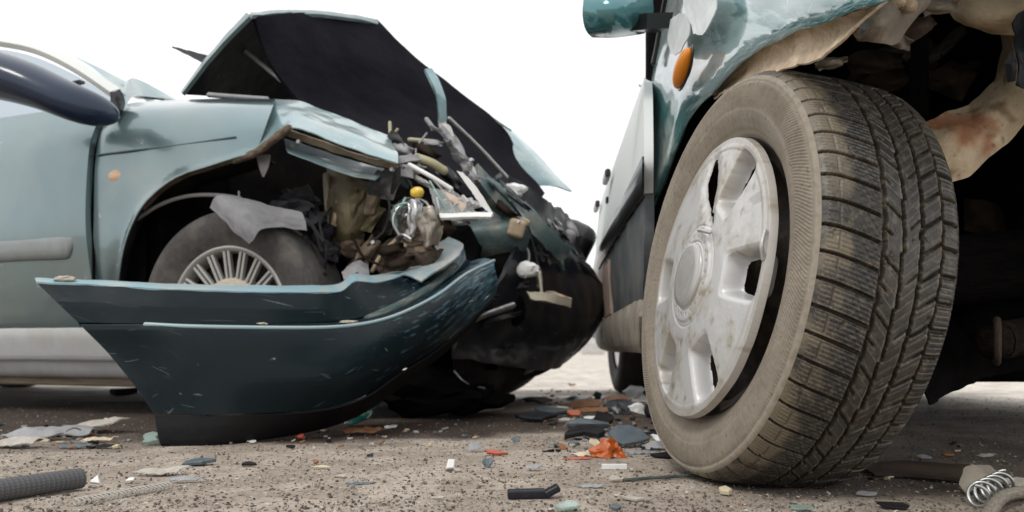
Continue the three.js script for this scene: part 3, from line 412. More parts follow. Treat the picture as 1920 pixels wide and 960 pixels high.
// pixel -> car coordinates (x forward, y up, z toward the viewer), on the plane w metres into the car
const Q = (px, py, w = 0) => { const d = at(px, py, 2).applyMatrix4(toLocal).sub(eye); return eye.clone().addScaledVector(d, (-w - eye.z) / d.z); };
const QL = (list, dw = 0) => list.map(a => Q(a[0], a[1], (a[2] || 0) + dw));
{
  const car = thing('wrecked_car', 'pale grey-teal crashed car at left with its hood buckled up and front end smashed open', 'car', leftBase, 'crashed cars');
  car.rotation.y = -yaw;
  const T = (list, r, n, k) => tube(QL(list), r, n, k), SH = (rows, nu, nv, o) => sheet(rows.map(r => QL(r)), nu, nv, o);
  // body side: x from far behind (u < 0) to the fender
  const hs = [[.93, .07], [.86, .035], [.8, .012], [.7, .0], [.56, -.004], [.46, .008], [.35, .03], [.255, .058], [.245, .075]];
  const U0 = Q(176, 400).x;
  const colU = (us) => hs.map(([h, w]) => us.map(u => V(u, h + .0, -w)));
  obj('front_door', sheet(colU([U0 - 1.02, U0 - .6, U0 - .3, U0 - .006]), 30, 40, { th: .02, crease: .4 }), mat.paintLeft, car);
  obj('rear_door', sheet(colU([U0 - 2.0, U0 - 1.6, U0 - 1.3, U0 - 1.03]), 20, 30, { th: .02, crease: .4 }), mat.paintLeft, car);
  obj('rear_quarter', sheet(hs.map(([h, w]) => [[-3.1, .25], [-2.9, .06], [-2.6, .01], [U0 - 2.01, 0]].map(([u, e]) => V(u, h, -w - e))), 20, 30, { th: .02, crease: .4 }), mat.paintLeft, car);
  // side moulding on the door
  const m0 = Q(0, 452).y, m1 = Q(0, 494).y, mx = Q(154, 470).x;
  { const rows = []; for (const [f, w] of [[0, -.002], [.06, -.022], [.5, -.03], [.94, -.024], [1, -.002]]) rows.push([V(U0 - 1.0, lerp(m1, m0, f), -w - .002), V(mx - .2, lerp(m1, m0, f), -w - .002), V(mx - .04, lerp(m1, m0, f), -w - .002), V(mx - .012 - .02 * Math.pow(1 - f, 2), lerp(m1 + .004, m0, f), -w * .8 - .002), V(mx - .03 * Math.pow(1 - f, 2), lerp(m1 + .012, m0 - .004, f), -.001)]); obj('side_moulding', sheet(rows, 40, 14, { th: .006, crease: .4 }), mat.moulding, car); }
  obj('moulding_shadow', [T([[-150, 503, -.006], [0, 499, -.006], [120, 496, -.006], [146, 486, -.006]], .0045, 24, 6)], mat.blackGloss, car);  // black tube draws the shadow line under the moulding
  // sill with a dirty lower edge
  { const a = Q(0, 616).y, b = Q(0, 704).y; obj('sill', sheet([[.0, .02], [.03, -.004], [.45, .004], [.62, .012], [.66, .02], [.98, .05], [1, .08]].map(([t, w]) => [-1.6, -1.2, -.8, Q(262, 640).x].map(u => V(u, lerp(a, b, t), -w - .04))), 40, 30, { th: .008, crease: .5, noise: .003, nf: 9 }), mat.sill, car);
    obj('sill_seam', [bx(1.6, .07, .04, V(-1.15, b + .0, -.15), [0, 0, 0], .01)], M({ map: dirtMap([.36, .3, .22], [.1, .07, .05], .7, 71, .4), roughness: .85 }), car); }
  // front fender
  const O = [[176, 612, .055], [176, 540, .024], [176, 460, .004], [177, 380, .0], [180, 300, .004], [192, 244, .02], [226, 200, .1], [320, 189, .15], [420, 186, .16], [516, 187, .17]];
  const A = [[224, 612, .06], [222, 540, .028], [229, 480, .002], [244, 430, -.01], [268, 386, -.014], [304, 350, -.016], [345, 326, -.018], [392, 311, -.018], [436, 297, -.012], [482, 284, -.004]];
  const mid = O.map((o, i) => { const a = A[i], t = .5; return [lerp(o[0], a[0], t), lerp(o[1], a[1], t), [.056, .025, .003, 0, -.004, .0, .0, .0, .004, .006][i]]; });
  const sh = O.map((o, i) => { const a = A[i], t = i > 5 ? .14 : .1; return [lerp(o[0], a[0], t), lerp(o[1], a[1], t), (o[2] || 0) * (i < 3 ? 1 : .32)]; });
  const nearA = A.map((a, i) => [lerp(a[0], O[i][0], .07), lerp(a[1], O[i][1], .07), (a[2] || 0) + .006]);
  obj('fender', sheet([QL(O), QL(sh), QL(mid), QL(nearA), QL(A), QL(A, .03)], 90, 44, { th: .002, crease: .5, noise: .002, nf: 7 }), mat.paintLeft, car);
  obj('wheel_arch_lining', sheet([QL(A, .02), QL(A.map(a => [a[0] + 14, a[1] + 8]), .12), QL(A.map(a => [a[0] + 34, a[1] + 22]), .3)], 60, 20, { th: .004 }), mat.liner, car);
  obj('arch_trim', [T(A.slice(4).map(a => [a[0] + 3, a[1] + 4, .008]), .006, 60, 8), T([[440, 300, .002], [482, 285, .0], [512, 262, .0], [541, 241, .004]], .011, 20, 8)], mat.rust, car);
  // body crease
  obj('body_crease', [T([[-60, 299.5, -.003], [60, 297, -.003], [172, 292, -.003]], .0026, 20, 6), T([[181, 291, -.003], [260, 281, -.0055], [350, 270, -.006], [440, 257, -.005]], .003, 20, 6)], M({ color: C(.06, .1, .1), roughness: .5 }), car);
  obj('door_gap', [T([[176, 622, .004], [176, 460, .004], [178, 340, .006], [184, 270, .012]], .0045, 20, 6), bx(.5, .66, .01, V(U0 - .15, .58, -.1), [0, 0, 0], .003)], mat.bay, car);
  { const p = Q(217, 330, .0), g = new THREE.SphereGeometry(1, 28, 14); g.scale(.029, .018, .01); const l = obj('indicator', g, mat.peach, car); l.position.copy(p); l.userData.label = 'small peach side indicator lamp'; const r = new THREE.TorusGeometry(1, .07, 8, 36); r.scale(.03, .019, .02); obj('gasket', r, M({ color: C(.3, .28, .26), roughness: .6 }), l); }
  // crushed front of the fender
  obj('crumpled_panel', SH([[[500, 188, .17], [560, 192, .2], [640, 220, .25], [732, 258, .3]], [[498, 205, .1], [556, 206, .13], [640, 236, .17], [738, 276, .21]], [[490, 240, .03], [548, 222, .06], [640, 250, .1], [744, 290, .15]], [[482, 284, .0], [540, 240, .0], [640, 274, .05], [746, 308, .1]]], 46, 26, { th: .003, noise: .006, nf: 11, crease: .35 }), mat.paintCrushed, car).userData.label = 'pale crumpled front corner of the fender';
  obj('torn_edge', [SH([[[540, 240, .0], [600, 262, .03], [680, 290, .07], [746, 306, .1]], [[537, 252, .03], [598, 274, .05], [678, 300, .09], [742, 318, .12]]], 30, 8, { th: .003, noise: .006, nf: 22 })], mat.rust, car);
  obj('folded_lip', SH([[[533, 262, .14], [600, 282, .17], [670, 305, .2], [722, 318, .22]], [[534, 274, .06], [600, 296, .09], [665, 320, .12], [718, 328, .15]], [[540, 286, -.01], [590, 306, .02], [650, 328, .05], [704, 338, .08]]], 30, 14, { th: .003, noise: .005, nf: 12, crease: .5 }), mat.paintCrushed, car);
  obj('torn_flange', [SH([[[720, 318, .12], [752, 312, .14]], [[708, 345, .12], [750, 336, .14]], [[716, 366, .13], [738, 364, .15]]], 12, 14, { th: .003, noise: .008, nf: 18 })], mat.liner, car);
  obj('metal_scrap', [SH([[[482, 293, .06], [508, 291, .06]], [[486, 312, .05], [504, 312, .05]], [[493, 331, .06], [496, 331, .06]]], 8, 12, { th: .003, noise: .004, nf: 18 })], mat.greyPlastic, car);

  // windscreen, pillars, glass
  obj('windscreen_pillar', [SH([[[-80, 70, .2], [0, 79, .18], [70, 92, .16], [140, 122, .14], [228, 176, .12]], [[-80, 80, .16], [0, 88, .15], [66, 102, .13], [134, 134, .11], [222, 192, .09]]], 40, 8, { th: .02 })], M({ color: C(.62, .64, .62), roughness: .4 }), car);
  obj('windscreen', SH([[[-60, 70, .2], [30, 80, .18], [140, 118, .16], [236, 178, .14]], [[-30, 62, .9], [90, 86, .9], [170, 126, .9], [262, 186, .9]], [[0, 76, 1.35], [110, 96, 1.35], [180, 128, 1.35], [268, 186, 1.35]]], 24, 16, { th: .005 }), mat.glass, car);
  obj('far_pillar', [SH([[[-40, 74, 1.4], [40, 80, 1.4], [140, 112, 1.4], [290, 188, 1.4]], [[-40, 82, 1.36], [40, 88, 1.36], [136, 120, 1.36], [276, 190, 1.36]]], 30, 6, { th: .02 })], mat.paintCrushed, car);
  obj('side_window', SH([[[-120, 84, .12], [40, 100, .12], [140, 140, .1], [222, 192, .08]], [[-120, 240, .06], [40, 236, .06], [140, 230, .06], [216, 218, .06]]], 20, 10, { th: .004 }), mat.glass, car);
  obj('cowl', SH([[[228, 192, .12], [236, 152, .2], [256, 152, .3], [322, 187, .5]], [[230, 200, .12], [246, 182, .2], [270, 184, .3], [330, 192, .5]]], 30, 8, { th: .01 }), mat.paintCrushed, car);
  // door mirror
  { const pts = QL([[-70, 134, -.2], [0, 142, -.19], [70, 163, -.17], [150, 196, -.13], [214, 213, -.08]]), g = new THREE.SphereGeometry(1, 40, 24), a = g.attributes.position, c = line(pts);
    for (let i = 0; i < a.count; i++) { const t = clamp((a.getX(i) + 1) / 2), p = c.getPoint(t), r = Math.hypot(a.getY(i), a.getZ(i)), e = Math.sqrt(Math.max(0, 1 - a.getX(i) ** 2)) || 1, k = Math.pow(Math.max(0, 1 - Math.pow(Math.abs(a.getX(i)), 5)), .5) * lerp(.084, .052, t); a.setXYZ(i, p.x + .0, p.y + a.getY(i) / e * k * .9, p.z + a.getZ(i) / e * k * 1.3); }
    g.computeVertexNormals(); const m = obj('door_mirror', g, mat.mirrorBlue, car); m.userData.label = 'dark blue door mirror housing';
    obj('mirror_base', [SH([[[206, 172, .0], [216, 170, .03], [227, 180, .05]], [[206, 196, .0], [216, 196, .02], [224, 198, .05]], [[186, 222, -.03], [204, 224, .0], [214, 212, .04]]], 14, 12, { th: .015 })], mat.blackGloss, m); obj('mirror_slot', [bx(.05, .008, .02, Q(142, 156, -.1), [0, 0, .05])], mat.blackGloss, m); }

  // ---- front wheel
  const wheel = (px, py, w, steer, name) => {
    const g = new THREE.Group(); g.name = name; car.add(g); g.position.copy(Q(px, py, w)); g.position.y = .296; g.rotation.y = -Math.PI / 2 + steer;
    const t = new THREE.LatheGeometry([[.186, .07], [.2, .08], [.225, .09], [.255, .092], [.278, .086], [.289, .075], [.296, .05], [.298, 0], [.296, -.06], [.285, -.085], [.25, -.095], [.19, -.08]].map(p => new THREE.Vector2(...p)), 96); t.rotateZ(-Math.PI / 2);
    const uvA = t.attributes.uv; for (let i = 0; i < uvA.count; i++) uvA.setXY(i, uvA.getX(i) * 1.9, uvA.getY(i) * .4);
    obj('tyre', t, M({ map: dirtMap([.045, .042, .041], [.13, .115, .1], .7, 81, .4), roughness: .8, bumpMap: grime, bumpScale: .002 }), g);
    const r = new THREE.LatheGeometry([[.172, .04], [.176, .07], [.186, .078], [.192, .076], [.192, .07], [.186, .066], [.18, .03], [.178, -.07]].map(p => new THREE.Vector2(...p)), 96); r.rotateZ(-Math.PI / 2); obj('rim', r, mat.silver, g);
    const bk = new THREE.CylinderGeometry(.176, .176, .02, 64); bk.rotateZ(Math.PI / 2); bk.translate(.005, 0, 0); obj('wheel_disc', bk, mat.black, g);
    const sp = merge([bx(.014, .08, .0085, V(.06, .14, -.007), [0, 0, -.12], .002), bx(.014, .08, .0085, V(.06, .14, .007), [0, 0, -.12], .002)]);
    for (let k = 0; k < 20; k++) { const s = obj('spoke', sp, mat.silver, g); s.rotation.x = k / 20 * Math.PI * 2 + .05; }
    const hb = new THREE.LatheGeometry([[.001, .074], [.07, .072], [.1, .066], [.107, .05], [.107, .0]].map(p => new THREE.Vector2(...p)), 64); hb.rotateZ(-Math.PI / 2); obj('hub_cover', hb, M({ map: dirtMap([.5, .44, .36], [.34, .28, .2], .6, 82, .2), roughness: .6 }), g);
    return g;
  };
  wheel(458, 590, .11, .05, 'front_wheel');
  wheel(905, 650, 1.36, .2, 'far_front_wheel'); 
  { const g = wheel(30, 700, 1.36, 0, 'far_rear_wheel'); }

  // ---- dark insides
  obj('underbody', [bx(3.3, .05, 1.4, V(-1.7, .2, -.85), [0, 0, 0], .02)], mat.bay, car);
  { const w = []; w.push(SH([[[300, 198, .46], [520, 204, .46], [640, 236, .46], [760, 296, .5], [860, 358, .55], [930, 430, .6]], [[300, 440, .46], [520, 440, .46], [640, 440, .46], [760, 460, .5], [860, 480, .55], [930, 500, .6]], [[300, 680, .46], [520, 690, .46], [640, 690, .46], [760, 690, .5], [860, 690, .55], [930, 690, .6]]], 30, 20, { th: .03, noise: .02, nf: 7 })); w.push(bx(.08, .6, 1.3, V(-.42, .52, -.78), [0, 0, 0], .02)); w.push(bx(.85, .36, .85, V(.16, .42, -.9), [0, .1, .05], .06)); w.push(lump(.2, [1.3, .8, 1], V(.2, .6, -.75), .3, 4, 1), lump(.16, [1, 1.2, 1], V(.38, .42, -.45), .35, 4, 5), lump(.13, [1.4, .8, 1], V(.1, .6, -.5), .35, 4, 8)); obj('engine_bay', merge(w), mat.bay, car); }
  obj('far_fender', sheet([[V(-.5, .86, -1.45), V(.0, .84, -1.45), V(.42, .7, -1.43)], [V(-.5, .6, -1.5), V(0, .6, -1.5), V(.45, .5, -1.46)]], 14, 8, { th: .006, noise: .02, nf: 6 }), mat.paintLeft, car);

  // ---- buckled hood
  const pkN = [470, 32, .3], pkF = [706, 42, .95];
  const hoodUp = obj('hood', [
    sheet([QL([[347, 176, .3], [400, 108, .3], pkN]), QL([[470, 190, .62], [530, 104, .62], [590, 29, .62]]), QL([[640, 225, 1.05], [690, 120, 1.0], pkF])], 24, 40, { th: -.012, noise: .012, nf: 4, crease: .6 })], mat.liningSheen, car); hoodUp.userData.label = 'rear half of the buckled hood, underside coloured with a grey-green sheen';
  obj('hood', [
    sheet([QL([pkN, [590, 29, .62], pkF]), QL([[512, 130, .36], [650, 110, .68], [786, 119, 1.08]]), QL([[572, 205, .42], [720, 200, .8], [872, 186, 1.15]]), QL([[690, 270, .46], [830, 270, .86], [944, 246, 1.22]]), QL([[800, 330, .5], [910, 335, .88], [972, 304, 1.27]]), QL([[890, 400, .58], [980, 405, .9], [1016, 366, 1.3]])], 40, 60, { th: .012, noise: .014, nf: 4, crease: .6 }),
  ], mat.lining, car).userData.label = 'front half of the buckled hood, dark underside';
  obj('hood_skin', [
    SH([[[345, 175, .29], [400, 103, .29], [468, 28, .29]], [[347, 180, .27], [402, 109, .27], [472, 36, .27]]], 30, 6, { th: .012, noise: .004, nf: 9 }),
    SH([[[468, 30, .3], [520, 25, .48], [590, 26, .62], [660, 33, .8], [707, 41, .95]], [[472, 36, .28], [522, 31, .46], [592, 33, .6], [662, 40, .78], [704, 48, .93]]], 40, 6, { th: .012, noise: .004, nf: 9 }),
    SH([[[706, 40, .95], [786, 116, 1.08], [870, 180, 1.16], [960, 244, 1.22]], [[704, 44, .95], [784, 119, 1.08], [868, 183, 1.16], [958, 247, 1.22]]], 40, 5, { th: .012, noise: .004, nf: 9 })], mat.hoodEdge, car);
  obj('hood_side', [SH([[[938, 238, 1.2], [964, 292, 1.23], [984, 322, 1.26], [1012, 350, 1.3]], [[952, 240, 1.28], [990, 285, 1.3], [1018, 318, 1.32], [1044, 350, 1.34]], [[956, 240, 1.36], [1004, 284, 1.38], [1040, 324, 1.4], [1074, 358, 1.42]]], 30, 14, { th: .006, noise: .008, nf: 9 })], mat.paintCrushed, car);
  obj('hood_shard', [SH([[[324, 87, .35], [360, 96, .32], [396, 106, .3]], [[326, 90, .35], [362, 108, .32], [388, 122, .3]]], 16, 8, { th: .006, noise: .004, nf: 16 })], mat.navy, car);
  obj('hood_prop', [T([[455, 92, .42], [515, 140, .44], [578, 192, .48]], .0075, 20, 10)], mat.strut, car);
  obj('hood_inner_bar', [SH([[[796, 132, .4], [808, 130, .42]], [[808, 160, .4], [822, 160, .43]], [[818, 185, .42], [834, 190, .44]], [[822, 235, .44], [834, 235, .46]]], 8, 24, { th: .01, noise: .006, nf: 14 })], mat.paintCrushed, car);
  obj('weatherstrip', [T([[392, 178, .24], [430, 181, .24], [500, 186, .26]], .008, 14, 8)], mat.greyPlastic, car);

  // ---- smashed front end
  obj('radiator_support', [SH([[[800, 230, .36], [846, 284, .4], [872, 338, .42]], [[818, 236, .34], [858, 280, .37], [888, 334, .39]], [[828, 226, .36], [872, 284, .4], [906, 340, .42]]], 40, 14, { th: .003, noise: .03, nf: 24, crease: .25 }), T([[800, 224, .36], [812, 240, .36]], .007, 6, 8)], mat.greyPlastic, car);
  obj('front_rail', [SH([[[884, 318, .5], [930, 360, .56], [980, 400, .64], [1060, 470, .8]], [[880, 340, .44], [918, 390, .5], [966, 426, .58], [1040, 492, .76]]], 30, 12, { th: .03, noise: .012, nf: 9 })], mat.beam, car);
  obj('grille_bar', [T([[842, 222, .42], [900, 278, .5], [950, 332, .56]], .0058, 20, 10), T([[975, 372, .8], [1030, 420, .95], [1052, 432, 1.0]], .008, 16, 10)], mat.steel, car);
  obj('slam_panel', [SH([[[940, 320, .6], [1010, 372, .85], [1052, 400, 1.2], [1066, 420, 1.3]], [[920, 345, .56], [985, 400, .75], [1036, 425, 1.0], [1066, 440, 1.25]], [[930, 380, .6], [990, 430, .75], [1050, 470, 1.0], [1090, 490, 1.25]]], 40, 20, { th: .02, noise: .014, nf: 10, crease: .3 })], mat.navy, car);
  obj('hood_latch', [lump(.03, [1.4, .8, .8], Q(962, 358, .6), .3, 3, 4)], mat.white, car);
  // near headlamp: chrome bowl, bulb, cracked lens, orange and green harness
  { const lamp = new THREE.Group(); lamp.name = 'broken_headlamp'; car.add(lamp); lamp.userData.label = 'shattered headlamp with bare chrome reflector and yellow bulb';
    const bowl = new THREE.SphereGeometry(.06, 28, 14, 0, Math.PI * 2, 0, 1.7); bowl.rotateX(-1.5); bowl.rotateZ(.3); const bp = Q(775, 412, .2); bowl.translate(bp.x, bp.y, bp.z); obj('reflector', [bowl], mat.chrome, lamp);
    obj('lamp_housing', [SH([[[738, 386, .2], [770, 378, .16], [800, 384, .2]], [[736, 415, .17], [772, 410, .12], [806, 420, .17]], [[746, 450, .2], [775, 462, .16], [800, 450, .2]]].map(r => r.map(a => [a[0], a[1], a[2] + .06])), 18, 18, { th: .006, noise: .03, nf: 16 }), SH([[[784, 392, .14], [802, 384, .12], [820, 392, .15]], [[788, 420, .13], [806, 416, .11], [824, 424, .15]], [[796, 462, .15], [808, 458, .13], [820, 452, .15]]], 16, 18, { th: .005, noise: .022, nf: 22 })], M({ map: dirtMap([.36, .33, .28], [.2, .16, .12], .7, 91, .1), roughness: .35, metalness: .5 }), lamp);
    obj('reflector_shell', [SH([[[766, 378, .13], [780, 374, .12], [792, 380, .14]], [[764, 398, .12], [778, 400, .11], [790, 402, .13]], [[768, 438, .14], [776, 444, .13], [782, 436, .14]]], 14, 14, { th: .004, noise: .014, nf: 30, crease: .3 }), T([[750, 386, .14], [740, 400, .13], [738, 420, .13], [748, 440, .14]], .0045, 16, 8), T([[752, 392, .15], [772, 386, .13], [790, 384, .14]], .004, 12, 8), T([[744, 446, .15], [756, 440, .13], [770, 448, .13]], .004, 12, 8), T([[820, 372, .15], [824, 392, .15], [830, 412, .16]], .004, 12, 8)], mat.chrome, lamp);
    obj('bulb', [lump(.017, [1.15, .9, .9], Q(782, 361, .13), .1, 3, 2)], mat.yellow, lamp);
    obj('lens_rim', [T([[768, 309, .14], [810, 332, .14], [846, 354, .16]], .0058, 16, 8), SH([[[858, 320, .2], [866, 322, .2]], [[880, 352, .2], [900, 360, .2]], [[902, 385, .2], [926, 406, .2]]], 8, 20, { th: .008, noise: .006, nf: 20 }), SH([[[824, 404, .15], [925, 402, .18]], [[826, 412, .14], [922, 410, .17]]], 20, 6, { th: .008, noise: .004, nf: 16 })], mat.white, lamp);
    obj('lens', [SH([[[806, 352, .15], [852, 360, .17], [880, 380, .18]], [[812, 380, .15], [850, 388, .17], [898, 400, .18]], [[824, 402, .15], [860, 404, .17], [918, 406, .19]]], 16, 16, { th: .004, noise: .01, nf: 26 })], mat.lens, lamp);
    obj('turn_lens', [SH([[[826, 358, .19], [848, 366, .2], [874, 384, .21]], [[836, 370, .19], [852, 382, .2], [868, 394, .21]]], 14, 8, { th: .004, noise: .012, nf: 26 })], MP({ color: C(.8, .45, .25), roughness: .3, clearcoat: .5 }), lamp);
    obj('wire', [T([[806, 340, .17], [822, 368, .15], [838, 396, .16]], .003, 14, 6), T([[760, 372, .15], [752, 388, .14], [742, 404, .15], [744, 424, .16]], .004, 14, 6), T([[732, 412, .14], [744, 386, .12], [766, 380, .13]], .003, 14, 6)], M({ color: C(.25, .42, .38), roughness: .4 }), lamp); 
    const sc = []; for (let k = 0; k < 26; k++) { const q = Q(rr(735, 915), rr(372, 412), rr(.15, .3)); sc.push(bx(rr(.01, .035), rr(.004, .014), rr(.004, .012), q, [rr(-1, 1), rr(-1, 1), rr(-.9, .3)], .001)); } obj('lens_fragment', merge(sc), M({ map: dirtMap([.55, .55, .54], [.2, .18, .16], .8, 92, .05), roughness: .25 }), lamp); }
  obj('khaki_pipe', [T([[782, 296, .26], [810, 306, .26], [832, 320, .28]], .013, 12, 10)], M({ color: C(.34, .31, .18), roughness: .5 }), car);
  obj('bracket', [SH([[[735, 310, .16], [775, 322, .18]], [[740, 330, .15], [775, 335, .18]]], 8, 6, { th: .006 }), SH([[[738, 296, .16], [786, 290, .2]], [[744, 308, .16], [790, 302, .2]]], 10, 6, { th: .006, noise: .008, nf: 20 })], mat.greyPlastic, car);
  obj('torn_strap', [T([[731, 230, .28], [732, 262, .27]], .005, 8, 8), T([[728, 264, .27], [745, 243, .27]], .004, 8, 8), T([[768, 262, .4], [815, 266, .42]], .007, 10, 8)], M({ map: dirtMap([.42, .38, .26], [.3, .28, .2], .5, 93, .05), roughness: .6 }), car);
  // olive splash shield hanging in the wheel well, post, brown torn metal
  obj('splash_shield', [SH([[[612, 312, .24], [650, 322, .2], [712, 352, .2]], [[614, 360, .2], [656, 380, .14], [708, 384, .18]], [[616, 410, .2], [648, 430, .14], [690, 420, .18]], [[622, 462, .22], [646, 466, .18], [664, 452, .2]]], 26, 34, { th: .004, noise: .02, nf: 11, crease: .5 })], mat.olive, car).userData.label = 'twisted olive splash shield';
  obj('bent_post', [T([[612, 330, .2], [617, 420, .2], [622, 470, .2], [619, 545, .2]], .0105, 20, 8)], mat.taupe, car);
  obj('torn_metal', [SH([[[700, 508, .16], [720, 470, .16], [745, 448, .18]], [[735, 512, .12], [770, 480, .1], [800, 462, .12]], [[760, 514, .14], [800, 500, .12], [835, 470, .15]]].map(r => r.map(a => [a[0], a[1], a[2] + .04])), 26, 22, { th: .006, noise: .045, nf: 16, crease: .3 }), lump(.035, [1.6, .9, .8], Q(650, 448, .2), .4, 3, 21), lump(.03, [1.2, .9, .8], Q(660, 462, .18), .4, 3, 23), lump(.03, [1.6, .7, .8], Q(790, 452, .16), .5, 3, 25)], mat.brown, car);
  obj('torn_rim', [T([[698, 508, .15], [716, 476, .15], [742, 450, .17]], .0055, 16, 8), SH([[[752, 450, .16], [786, 448, .16]], [[756, 462, .15], [788, 464, .16]]], 10, 6, { th: .003, noise: .014, nf: 26 })], mat.tan, car);
  obj('lower_scrap', [SH([[[642, 512, .1], [665, 492, .1], [690, 496, .12]], [[648, 530, .1], [672, 522, .1], [692, 526, .12]]], 14, 10, { th: .004, noise: .012, nf: 20 })], mat.greyPlastic, car);
  // grey torn liner flap over the tyre
  obj('liner_flap', [SH([[[394, 390, -.03], [406, 371, -.02], [450, 373, .0], [500, 384, .03], [566, 402, .06]], [[420, 412, -.04], [432, 402, -.04], [470, 402, -.02], [512, 412, .02], [572, 418, .05]], [[468, 456, -.03], [474, 450, -.03], [486, 434, -.02], [524, 428, .02], [576, 432, .05]]], 40, 22, { th: .003, noise: .013, nf: 12, crease: .4 }), T([[448, 360, .0], [449, 378, .0]], .003, 4, 6)], mat.flap, car).userData.label = 'pale grey torn wheel-arch liner flap';
  obj('liner_strip', [T([[255, 412, .03], [300, 384, .04], [350, 368, .05], [410, 366, .05], [450, 372, .05]], .006, 30, 8)], mat.greyPlastic, car);
  { const w = []; for (const [x, y, ww, s] of [[545, 400, .12, 1], [572, 418, .14, 2], [590, 440, .16, 3], [600, 478, .16, 4], [560, 380, .2, 6], [640, 480, .3, 8]]) w.push(lump(.05, [1.3, .8, .7], Q(x, y, ww), .5, 3, s * 7)); w.push(T([[520, 392, .08], [560, 404, .08], [590, 430, .08], [604, 470, .1]], .006, 16, 8), T([[540, 412, .06], [575, 416, .07], [606, 452, .09]], .005, 16, 8), T([[572, 446, .1], [592, 488, .1], [606, 512, .1]], .01, 16, 8)); obj('torn_liner', merge(w), mat.liner, car); }
  // crash beam, foglamp pieces, bumper core at the far corner
  obj('crash_beam', [SH([[[852, 428, .56], [900, 413, .58], [960, 405, .6], [985, 414, .62]], [[846, 444, .5], [900, 436, .52], [955, 428, .54], [984, 432, .58]], [[848, 447, .5], [900, 440, .51], [955, 432, .53], [984, 436, .58]], [[858, 470, .51], [900, 466, .52], [950, 460, .54], [980, 450, .58]], [[870, 484, .54], [905, 484, .55], [945, 480, .58], [970, 468, .6]]], 30, 34, { th: .03, noise: .005, nf: 12, crease: .4 })], mat.beam, car).userData.label = 'scraped grey-green crash beam';
  obj('beam_end', [bx(.05, .055, .05, Q(968, 428, .52), [.2, .5, -.35], .012), bx(.03, .02, .03, Q(984, 416, .54), [.2, .3, -.5], .006)], mat.tan, car);
  obj('fog_lamp', [lump(.032, [1.2, .75, .6], Q(988, 506, .55), .25, 3, 33)], mat.white, car);
  obj('bumper_mount', [SH([[[988, 548, .5], [1020, 550, .52], [1066, 560, .6]], [[994, 562, .5], [1022, 566, .52], [1064, 576, .6]]], 14, 6, { th: .015, noise: .008, nf: 16 }), T([[1012, 512, .55], [1016, 552, .55]], .005, 8, 6)], M({ map: dirtMap([.5, .46, .36], [.3, .26, .2], .5, 94, .1), roughness: .6 }), car);
  obj('far_headlamp', [bx(.15, .2, .12, Q(1072, 462, 1.3), [.1, .2, -.5], .05)], mat.blackGloss, car);
  obj('lamp_bezel', bx(.05, .06, .05, Q(1066, 446, 1.12), [.1, .2, -.4], .02), mat.greyPlastic, car);
  obj('lamp_glint', [SH([[[1052, 440, 1.15], [1074, 446, 1.2]], [[1056, 456, 1.15], [1072, 462, 1.2]]], 6, 6, { th: .01 })], mat.steel, car);
  const fb = obj('bumper_corner', [
    SH([[[980, 420, .6], [1030, 452, .85], [1074, 478, 1.1], [1104, 502, 1.3]], [[960, 470, .52], [1030, 500, .8], [1090, 520, 1.08], [1128, 546, 1.3]], [[930, 530, .44], [1020, 548, .75], [1096, 560, 1.05], [1129, 566, 1.3]], [[890, 585, .36], [1000, 590, .68], [1090, 600, 1.0], [1122, 602, 1.28]], [[850, 640, .3], [960, 645, .6], [1060, 646, .9], [1098, 640, 1.2]], [[846, 672, .3], [940, 684, .55], [1020, 692, .8], [1060, 676, 1.05]]], 50, 50, { th: .012, noise: .016, nf: 7, crease: .3 }),
    T([[1050, 474, .95], [1090, 500, 1.12], [1124, 534, 1.28]], .012, 16, 8)], mat.navy, car); fb.userData.label = 'dark navy far corner of the crushed front bumper';
  obj('grille_strip', [T([[856, 616, .26], [900, 594, .36], [962, 572, .46]], .0095, 20, 10)], mat.steel, car);
  obj('air_dam', [SH([[[846, 664, .34], [930, 650, .6], [1010, 640, .8]], [[846, 700, .4], [920, 720, .65], [980, 709, .85]], [[860, 740, .5], [905, 744, .7], [976, 709, .86]]], 26, 16, { th: .01, noise: .02, nf: 8 }), SH([[[976, 708, .8], [1000, 690, .85], [1050, 668, .95]], [[982, 710, .82], [1016, 700, .88], [1072, 664, 1.0]]], 14, 6, { th: .008 })], mat.black, car);
  // torn strips, brackets, wiring and clips spilling out of the nose
  { const piece = (name, px, py, w, len, wd, ang, m, sd = px + py, nz = .009) => { const c = Math.cos(ang * Math.PI / 180), s = -Math.sin(ang * Math.PI / 180), p = (u, v, e) => [px + c * u - s * v, py + s * u + c * v, w + e]; obj(name, SH([[p(-len / 2, -wd / 2, 0), p(-len * .1, -wd * .6, .012), p(len / 2, -wd * .3, -.01)], [p(-len * .45, 0, .01), p(0, 0, -.012), p(len * .42, .1 * wd, .012)], [p(-len * .4, wd / 2, 0), p(len * .1, wd * .45, .008), p(len * .46, wd * .5, 0)]], 14, 10, { th: .0022, noise: nz, nf: 20, no: sd % 53, crease: .25 }), m, car); };
    const dk = mat.navy, gp = mat.greyPlastic, st = mat.steel, rs = mat.rust, br = mat.deepBrown, wh = mat.silver, bm = mat.beam, tn = mat.tan, lf = mat.liner;
